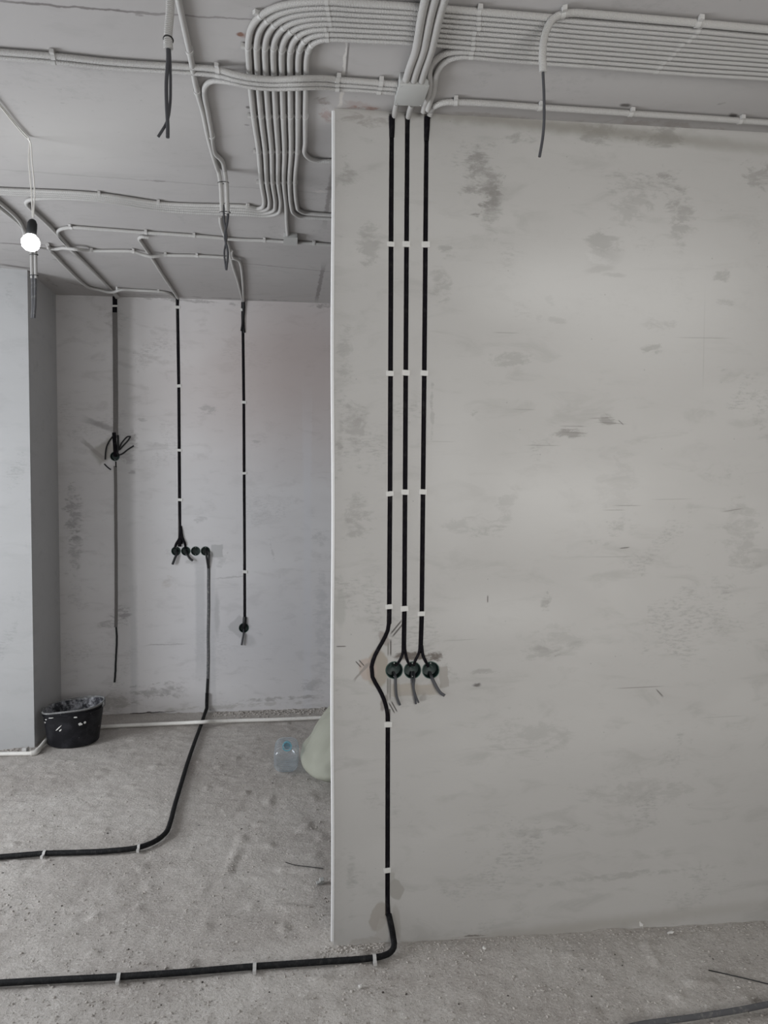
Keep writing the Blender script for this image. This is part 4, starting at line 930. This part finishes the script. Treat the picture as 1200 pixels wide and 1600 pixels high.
# ------------------------------------------------------------------ pipes on the floor
def FP(lst, r, lift=.001): return [onfloor(a[0], a[1], r + lift + (a[2] if len(a) > 2 else 0)) for a in lst]
def floorpipe(name, pts, label, r, mat, clips, sd=(0, 0, -1), **kw):
    return conduit(name, pts, label, 'pipe', r=r, mat=mat, clips=clips, tabs=False, sdir=sd, cext=.001, **kw)
r1 = .0108
pts = [onfloor(-60, 1540, r1), *FP([(0, 1536), (90, 1531), (186, 1526), (290, 1519), (398, 1510), (500, 1503), (580, 1497)], r1), onfloor(600, 1493, r1 + .001), onfloor(610, 1488, r1 + .002), onfloor(615.5, 1479.5, r1 + .009), NEAR.pt(614.5, 1464, .014), NEAR.pt(611.5, 1447, .012), NEAR.pt(607.5, 1429, .011)]
fp = conduit('corrugated_pipe', pts, 'black corrugated pipe across the near floor and up to the leftmost chase', 'pipe', r=r1, mat=M_BLACKC, sdir=(0, 0, -1), seg=12)
def floorclip(parent, px, py, r, yaw_t):
    p = onfloor(px, py, r + .001); t = Vector(yaw_t)
    m = clip_mesh(p, t, (0, 0, -1), r, .001, wid=.012, dist=p.z - .0005)
    c = t.normalized().cross(Vector((0, 0, 1)))
    if c.y > 0: c = -c
    m.box(p + c * (r + .010) + Vector((0, 0, -r * .3)), t.normalized() * .006, c * .010, (0, 0, r * .55))
    m.build('pipe_clip', M_CLIP, parent, smooth=False)
for (x, y) in ((186, 1526), (398, 1510), (585, 1497)):
    floorclip(fp, x, y, r1, onfloor(x + 20, y - 1.4) - onfloor(x, y))
r2 = .0120
pts = FP([(-60, 1343), (0, 1339), (70, 1333.5), (120, 1332), (165, 1330), (217, 1324), (243, 1314), (259, 1301), (266, 1285), (272, 1262), (280, 1235), (292, 1195), (304, 1160), (315, 1130), (320, 1115)], r2) + [BACK.pt(323, 1106, .032), BACK.pt(323, 1098, .018), BACK.pt(323.5, 1083, .0165)]
fp2 = conduit('corrugated_pipe', pts, 'black corrugated pipe bending over the far floor from the far wall to the left', 'pipe', r=r2, mat=M_BLACKC, sdir=(0, 0, -1), seg=12)
for (x, y, t_) in ((70, 1333.5, (1, -.05, 0)), (217, 1324, (1, .12, 0)), (266, 1287, (.2, 1, 0)), (322, 1109, (0, 1, 0))):
    floorclip(fp2, x, y, r2, t_) if y != 1287 else None
wallcable('filled_cable', BACK, [(325.5, 884, .003), (325.5, 960, .0015), (325, 1040, .0015), (323.5, 1085, .003)], 'dusty grey cable on the far wall from the rightmost box to the floor', None, r=.0105, flat=.5, mat=M_DUSTY, d=.001, jit=.0015)
o = tag(strand(None, BACK, [(323, 858, -.02), (322, 864, .012), (323.5, 876, .014), (325.5, 888, .006)], .0070, M_BLACK, 'cable_loop'), 'two black cables drooping from the rightmost box of four', 'cable')
strand(o, BACK, [(321, 860, -.02), (326, 863, .014), (326, 876, .012), (325.8, 888, .006)], .0070, M_BLACK, 'cable_strand')
wallcable('electrical_cable', BACK, [(324.5, 1060, .004), (323.8, 1075, .005), (323.3, 1100, .008)], 'thin black cable end entering the floor pipe at the far wall', None, r=.0095, flat=.7, mat=M_BLACK)

r3 = .0095
conduit('corrugated_pipe', FP([(960, 1612), (1000, 1601), (1080, 1590), (1150, 1579), (1210, 1567), (1280, 1548)], r3), 'dusty dark pipe crossing the bottom right floor corner', 'pipe', r=r3, mat=M_DUSTY, sdir=(0, 0, -1))
r4 = .013
wp = conduit('water_pipe', FP([(40, 1142), (100, 1139), (160, 1135.5), (230, 1132), (296, 1129.2, .008), (308, 1128.5, .025), (322, 1127.8, .026), (336, 1127.3, .012), (370, 1126), (440, 1124), (500, 1121.5), (560, 1119.5)], r4), 'long white water pipe lying on the floor along the far wall', 'pipe', r=r4, mat=M_WPIPE, sdir=(0, 0, -1), group='white floor pipes')
wp2 = conduit('water_pipe', FP([(-60, 1180), (0, 1178), (30, 1177.5), (50, 1177), (56, 1175.5), (62, 1169), (74, 1154), (84, 1143)], r4), 'white pipe bending around the foot of the left column', 'pipe', r=r4, mat=M_WPIPE, sdir=(0, 0, -1), group='white floor pipes')
pe = onfloor(56, 1175.5, r4)
MB().tube(catmull(FP([(48, 1177.3), (55, 1175.8), (60, 1171.5)], r4), .006), r4 + .004, 12).build('elbow_fitting', M_WPIPE, wp2)
pk = onfloor(40, 1172, .02)
MB().box(pk, (.014, 0, 0), (0, .02, 0), (0, 0, .018)).build('pipe_clip', M_CLIP, wp2, bevel=.003, smooth=False)

# ------------------------------------------------------------------ hanging bulb
yl = onceil(46, 215, .004).y
root = empty('hanging_bulb', onceil(46, 215), 'glowing light bulb in a black holder on a thin twisted wire', 'lamp')
w1 = [onceil(-30, 132, .006), onceil(0, 163, .006), onceil(22, 190, .006), onceil(44, 214, .006), plumb(46, 218, yl), plumb(45, 250, yl), plumb(49, 300, yl), plumb(51, 340, yl)]
w2 = [onceil(-31, 134, .010), onceil(-1, 165, .009), onceil(21, 192, .008), onceil(43, 216, .008), plumb(47, 221, yl), plumb(50, 252, yl), plumb(54, 300, yl), plumb(52, 340, yl)]
for w_ in (w1, w2): MB().tube(catmull(w_, .01), .0027, 6).build('wire', M_WIRE, root)
sc_ = plumb(50, 355, yl)
tilt = Matrix.Rotation(math.radians(6), 4, 'Y')
MM = Matrix.Translation(sc_) @ tilt
MB().lathe([(.0001, .030), (.006, .030), (.012, .026), (.0175, .014), (.0185, 0), (.0185, -.022), (.017, -.028), (.0001, -.028)], 20, MM).build('socket', M_BLACK, root)
mg, N, L, B = new_mat('lit_bulb_glass', .3)
B.inputs['Base Color'].default_value = (.9, .9, .9, 1)
B.inputs['Emission Color'].default_value = (.97, 1, .97, 1); B.inputs['Emission Strength'].default_value = 22
MB().lathe([(.013, -.026), (.016, -.030), (.026, -.038), (.0325, -.050), (.0335, -.062), (.029, -.077), (.017, -.087), (.0001, -.090)], 24, MM).build('bulb', mg, root)

# ------------------------------------------------------------------ bucket
mbk, N, L, B = new_mat('black_bucket_plastic', .5, .25)
tc = N.new('ShaderNodeTexCoord')
nz = noise(N, L, tc.outputs['Object'], 11, 5, .65); nf = noise(N, L, tc.outputs['Object'], 34, 4, .6)
col = mixc(N, L, (.007, .007, .009), (.022, .022, .026), ramp(N, L, nz.outputs['Fac'], .45, .7))
col = mixc(N, L, col, (.5, .5, .49), ramp(N, L, nf.outputs['Fac'], .68, .72, 0, .8))
L.new(col, B.inputs['Base Color'])
mbi, N, L, B = new_mat('plaster_crusted_plastic', .8, .2)
tc = N.new('ShaderNodeTexCoord'); nz = noise(N, L, tc.outputs['Object'], 14, 5, .7)
L.new(mixc(N, L, (.03, .03, .035), (.36, .36, .38), ramp(N, L, nz.outputs['Fac'], .40, .62)), B.inputs['Base Color'])
M_RIM = pvc('dusty_bucket_rim', (.16, .16, .16), .6, dusty=.95, dust=(.5, .5, .5))
bb = onfloor(115, 1157)
def bdef(x, y, z):
    k = z / .245
    return (x * (1 + .04 * k) + .004 * k, y * (1 - .03 * k), z + k * k * x * .13 + k * .006 * math.sin(3 * math.atan2(y, x)))
MM = Matrix.Translation(bb)
bk = MB().lathe([(.0001, 0), (.150, 0), (.157, .006), (.168, .10), (.176, .18), (.181, .232)], 48, MM, bdef).build('bucket', mbk, origin=bb)
tag(bk, 'black plastic builder bucket crusted with plaster beside the left column', 'bucket')
MB().lathe([(.181, .2335), (.177, .232), (.172, .18), (.164, .10), (.153, .010), (.0001, .008)], 48, MM, bdef).build('inner_wall', mbi, bk)
MB().lathe([(.180, .228), (.187, .229), (.188, .236), (.184, .239), (.178, .238), (.177, .232)], 48, MM, bdef).build('rim', M_RIM, bk)
MB().lathe([(.176, .205), (.183, .206), (.184, .212), (.177, .213)], 48, MM, bdef).build('reinforcing_ring', mbk, bk)
hp = [MM @ Vector(bdef(.186 * math.cos(a), .186 * math.sin(a), .215 + .028 * abs(math.sin(a)))) for a in np.linspace(0, math.pi, 25)]
MB().tube(hp, .0028, 6).build('wire_handle', M_RIM, bk)
for s_ in (-1, 1):
    p = MM @ Vector(bdef(.188 * s_, 0, .222)); MB().box(p, (.007, 0, 0), (0, .014, 0), (0, 0, .016)).build('handle_lug', M_RIM, bk, bevel=.003, smooth=False)
def dab(a, z, w, h, tiltd=0):
    r_ = .157 + (.181 - .157) * z / .235 + .0012
    m = MB(); n = 9; k = len(m.v)
    rn = random.Random(int(a * 100 + z * 1000))
    for i in range(n):
        t = 2 * math.pi * i / n; rr = rn.uniform(.7, 1.15)
        x_, z_ = w * math.cos(t) * rr, h * math.sin(t) * rr
        xx = x_ * math.cos(tiltd) - z_ * math.sin(tiltd); zz = x_ * math.sin(tiltd) + z_ * math.cos(tiltd)
        aa = a + xx / r_
        for q in (0, .003):
            m.v.append(tuple(MM @ Vector(bdef((r_ + q) * math.cos(aa), (r_ + q) * math.sin(aa), z + zz))))
    m.f.append(tuple(range(0, 2*n, 2))); m.f.append(tuple(range(1, 2*n, 2))[::-1])
    for i in range(n): j = (i+1) % n; m.f.append((2*i, 2*j, 2*j+1, 2*i+1))
    m.build('plaster_splash', M_PLUG, bk, smooth=False)
dab(-1.72, .135, .026, .0035, .75); dab(-1.66, .120, .010, .004, .75); dab(-.98, .150, .012, .009); dab(-.82, .155, .008, .008); dab(-2.3, .190, .012, .004); dab(-2.42, .165, .006, .006); dab(-2.0, .205, .020, .005, .1); dab(-1.15, .195, .012, .004)

# ------------------------------------------------------------------ bottle lying on the floor, neck away from the camera
mbt, N, L, B = new_mat('clear_bottle_plastic', .1)
out = N['Material Output']; N.remove(B)
tr = N.new('ShaderNodeBsdfTransparent'); tr.inputs[0].default_value = (.90, .93, .95, 1)
gl = N.new('ShaderNodeBsdfGlossy'); gl.inputs['Roughness'].default_value = .12; gl.inputs[0].default_value = (.95, .97, 1, 1)
df = N.new('ShaderNodeBsdfDiffuse'); df.inputs[0].default_value = (.75, .78, .82, 1)
lw = N.new('ShaderNodeLayerWeight'); lw.inputs['Blend'].default_value = .30
mx = N.new('ShaderNodeMixShader'); L.new(ramp(N, L, lw.outputs['Facing'], .3, .95, .05, .85), mx.inputs[0]); L.new(tr.outputs[0], mx.inputs[1]); L.new(gl.outputs[0], mx.inputs[2])
mx2 = N.new('ShaderNodeMixShader'); mx2.inputs[0].default_value = .09; L.new(mx.outputs[0], mx2.inputs[1]); L.new(df.outputs[0], mx2.inputs[2])
L.new(mx2.outputs[0], out.inputs['Surface'])
bo = onfloor(446, 1213)
axis = Vector((-.10, 1, -.02)).normalized(); upv = Vector((0, 0, 1)); sidev = axis.cross(upv).normalized(); upv = sidev.cross(axis)
rb = .076
MM = Matrix(((sidev.x, upv.x, axis.x, bo.x), (sidev.y, upv.y, axis.y, bo.y + .02), (sidev.z, upv.z, axis.z, rb + .004), (0, 0, 0, 1)))
def bot(x, y, z):
    a = math.atan2(y, x); r_ = math.hypot(x, y)
    k = 1 - .07 * math.cos(4 * a)
    kz = 1 + (.03 * math.sin(z * 2 * math.pi / .032) if .05 < z < .21 else 0)
    return (x * k * kz, y * k * kz, z)
prof = [(.0001, .012), (.03, .004), (.058, .0), (.070, .008), (.075, .022)] + [(.075, z) for z in np.linspace(.03, .22, 32)] + [(.071, .235), (.058, .255), (.036, .270), (.021, .278), (.019, .292), (.0185, .300)]
bt = MB().lathe(prof, 40, MM, bot).build('plastic_bottle', mbt, origin=bo)
tag(bt, 'clear plastic water bottle with a teal cap lying near the pale sack', 'bottle')
MB().lathe([(.021, .284), (.0235, .285), (.0235, .305), (.021, .308), (.0001, .308)], 20, MM).build('cap', M_TEAL, bt)
MB().lathe([(.0235, .262), (.029, .262), (.029, .266), (.0235, .266)], 20, MM).build('handle_ring', M_TEAL, bt)

# ------------------------------------------------------------------ sack behind the partition edge
msk, N, L, B = new_mat('woven_green_grey_sack', .75, .25)
tc = N.new('ShaderNodeTexCoord'); nz = noise(N, L, tc.outputs['Object'], 5, 5, .6)
col = mixc(N, L, (.30, .303, .25), (.37, .373, .315), nz.outputs['Fac'])
ck = N.new('ShaderNodeTexWave'); ck.inputs['Scale'].default_value = 90; L.new(tc.outputs['Object'], ck.inputs['Vector'])
L.new(col, B.inputs['Base Color'])
bp = N.new('ShaderNodeBump'); bp.inputs['Strength'].default_value = .5; bp.inputs['Distance'].default_value = .01
L.new(math2(N, L, 'ADD', math2(N, L, 'MULTIPLY', ck.outputs['Fac'], .15), nz.outputs['Fac']), bp.inputs['Height']); L.new(bp.outputs[0], B.inputs['Normal'])
sk = onfloor(519, 1212)
so = Vector((sk.x + .095, sk.y + .05, 0))
bm = bmesh.new(); bmesh.ops.create_icosphere(bm, subdivisions=5, radius=1.0)
for v in bm.verts:
    x, y, z = v.co
    s_ = lambda a, p: math.copysign(abs(a) ** p, a)
    x2, y2, z2 = s_(x, .75), s_(y, .75), s_(z, .8)
    zz = (z2 + 1) / 2
    w = mnoise.noise(Vector((x * 2.2, y * 2.2, z * 2.2 + 4))) * .05 + mnoise.noise(Vector((x * 6, y * 6, z * 5))) * .014
    taper = 1 - .78 * max(0, zz - .12)
    px_ = x2 * .34 * taper + .20 * max(0, zz - .12); py_ = y2 * .40 * (1 - .5 * zz) + .10 * zz
    v.co = (px_ * (1 + w * 1.5), py_ * (1 + w * 1.5), zz * .49 * (1 + w * 2))
R_ = Matrix.Rotation(math.radians(14), 4, 'Z')
bmesh.ops.transform(bm, matrix=R_, verts=bm.verts)
me = bpy.data.meshes.new('sack'); bm.to_mesh(me); bm.free(); me.materials.append(msk)
me.polygons.foreach_set('use_smooth', [True] * len(me.polygons))
sko = bpy.data.objects.new('sack', me); COL.objects.link(sko); sko.location = so; sko['_o'] = tuple(so)
tag(sko, 'pale green grey woven sack slumped on the floor behind the partition edge', 'sack')

# ------------------------------------------------------------------ small litter on the floor
def thin(name, pts, r, mat, label, cat):
    o = MB().tube(catmull([onfloor(x, y, h) for x, y, h in pts], .01), r, 6).build(name, mat); return tag(o, label, cat)
thin('wire_offcut', [(446, 1347, .012), (458, 1351, .004), (480, 1354, .004), (505, 1357, .006)], .0016, M_BLACK, 'thin black wire offcut on the floor left of the partition', 'wire')
thin('wire_offcut', [(1107, 1516, .018), (1130, 1521, .008), (1165, 1529, .004), (1210, 1540, .005)], .0020, M_BLACK, 'thin black wire offcut on the floor at the right frame edge', 'wire')
p = onfloor(503, 1376, .009)
o = MB().box(p, (.009, .003, 0), (-.003, .010, .003), (0, -.002, .008)).build('loose_pipe_clip', M_BOX, bevel=.002, smooth=False)
tag(o, 'loose pale grey pipe clip lying on the floor by the partition edge', 'clip')
MB().box(p + Vector((-.016, -.010, -.004)), (.006, .003, 0), (-.003, .009, 0), (0, 0, .003)).build('tab', M_BOX, o, smooth=False)
def chip(px, py, s, label, seed, mat=None, W=None):
    rn = random.Random(seed); bm = bmesh.new(); bmesh.ops.create_icosphere(bm, subdivisions=2, radius=1)
    for v in bm.verts: v.co = Vector((v.co.x * s[0], v.co.y * s[1], v.co.z * s[2])) * (1 + rn.uniform(-.22, .22))
    me = bpy.data.meshes.new('plaster_chip'); bm.to_mesh(me); bm.free(); me.materials.append(mat or M_CHALK)
    o = bpy.data.objects.new('plaster_chip', me); COL.objects.link(o)
    o.location = onfloor(px, py, s[2] * .7); o.rotation_euler = (rn.uniform(-.3, .3), rn.uniform(-.3, .3), rn.uniform(0, 3)); o['_o'] = tuple(o.location)
    tag(o, label, 'plaster chip', 'plaster chips on the floor')
chip(1001, 1444, (.014, .008, .013), 'upright pale plaster chip against the foot of the partition', 1)
chip(1048, 1457, (.014, .006, .004), 'flat white plaster chip on the floor right of the upright one', 2)
chip(757, 1481, (.008, .007, .005), 'small rounded plaster lump on the floor before the partition centre', 3)
chip(563, 1541, (.008, .007, .006), 'small pale lump on the near floor below the black pipe', 4)

def rubble(name, spots, mat, label):
    m = MB(); rn = random.Random(5)
    t = (1 + 5 ** .5) / 2
    iv = [Vector(v).normalized() for v in ((-1,t,0),(1,t,0),(-1,-t,0),(1,-t,0),(0,-1,t),(0,1,t),(0,-1,-t),(0,1,-t),(t,0,-1),(t,0,1),(-t,0,-1),(-t,0,1))]
    it = [(0,11,5),(0,5,1),(0,1,7),(0,7,10),(0,10,11),(1,5,9),(5,11,4),(11,10,2),(10,7,6),(7,1,8),(3,9,4),(3,4,2),(3,2,6),(3,6,8),(3,8,9),(4,9,5),(2,4,11),(6,2,10),(8,6,7),(9,8,1)]
    for (x, y, s) in spots:
        b = len(m.v); R = Matrix.Rotation(rn.uniform(0, 6), 3, 'Z'); z0 = float(floor_h(np.array(x), np.array(y)))
        sc = Vector((rn.uniform(.7, 1.5), rn.uniform(.6, 1.1), rn.uniform(.4, .8)))
        for v in iv:
            q = R @ Vector((v.x*sc.x, v.y*sc.y, v.z*sc.z)) * s * rn.uniform(.8, 1.2)
            m.v.append((x + q.x, y + q.y, z0 + s * .25 + q.z))
        for f in it: m.f.append(tuple(b + i for i in f)); m.uv += [(0, 0)] * 3
    o = m.build(name, mat, smooth=False, origin=(spots[0][0], spots[0][1], 0)); o['kind'] = 'stuff'; o['label'] = label; o['category'] = 'rubble'
    return o
rn = random.Random(11)
M_RUB = pvc('dusty_rubble', (.42, .39, .36), .95, dusty=.5, dust=(.6, .58, .55))
M_RUBD = pvc('dark_crumbs', (.07, .06, .055), .95)
sp = []
for _ in range(650):                      # crust at the foot of the partition
    u = rn.uniform(-.05, 1.8); d = abs(rn.gauss(0, .045)) + .009; q = NEAR.w(u, 0, d); sp.append((q.x, q.y, rn.choice([.0018, .0025, .0035, .005])))
for _ in range(120):
    q = onfloor(rn.uniform(524, 600), rn.uniform(1472, 1486)); sp.append((q.x, q.y, rn.uniform(.002, .006)))
for _ in range(420):                      # along the far wall
    px_ = rn.uniform(330, 519); q = BACK.w(BACK.loc(px_, 1100)[0], 0, abs(rn.gauss(0, .07)) + .016); sp.append((q.x, q.y, rn.choice([.003, .004, .006, .010])))
for _ in range(120):
    q = BACK.w(rn.uniform(0.1, 1.3), 0, abs(rn.gauss(0, .04)) + .011); sp.append((q.x, q.y, rn.uniform(.002, .006)))
for _ in range(60):
    q = pc + fdir * rn.uniform(0, .4) + Vector((0, -rn.uniform(.018, .06), 0)); sp.append((q.x, q.y, rn.uniform(.003, .010)))
for _ in range(3600):
    px_ = rn.uniform(0, 1200); py_ = 1150 + 450 * rn.random() ** .8; q = onfloor(px_, py_)
    if (px_ > 515 and py_ < 1480) : continue
    sp.append((q.x, q.y, rn.choice([.0015, .002, .002, .0025, .003, .004, .0055])))
rubble('floor_rubble', sp, M_RUB, 'pale crumbs of plaster and screed strewn over the floor')
sp = []
for _ in range(90):
    px_ = rn.uniform(0, 1200); py_ = 1150 + 450 * rn.random(); q = onfloor(px_, py_)
    if (px_ > 515 and py_ < 1490): continue
    sp.append((q.x, q.y, rn.choice([.002, .003, .004])))
rubble('dark_floor_crumbs', sp, M_RUBD, 'dark crumbs scattered over the pale floor')

for o in bpy.data.objects:
    if '_o' in o.keys(): del o['_o']
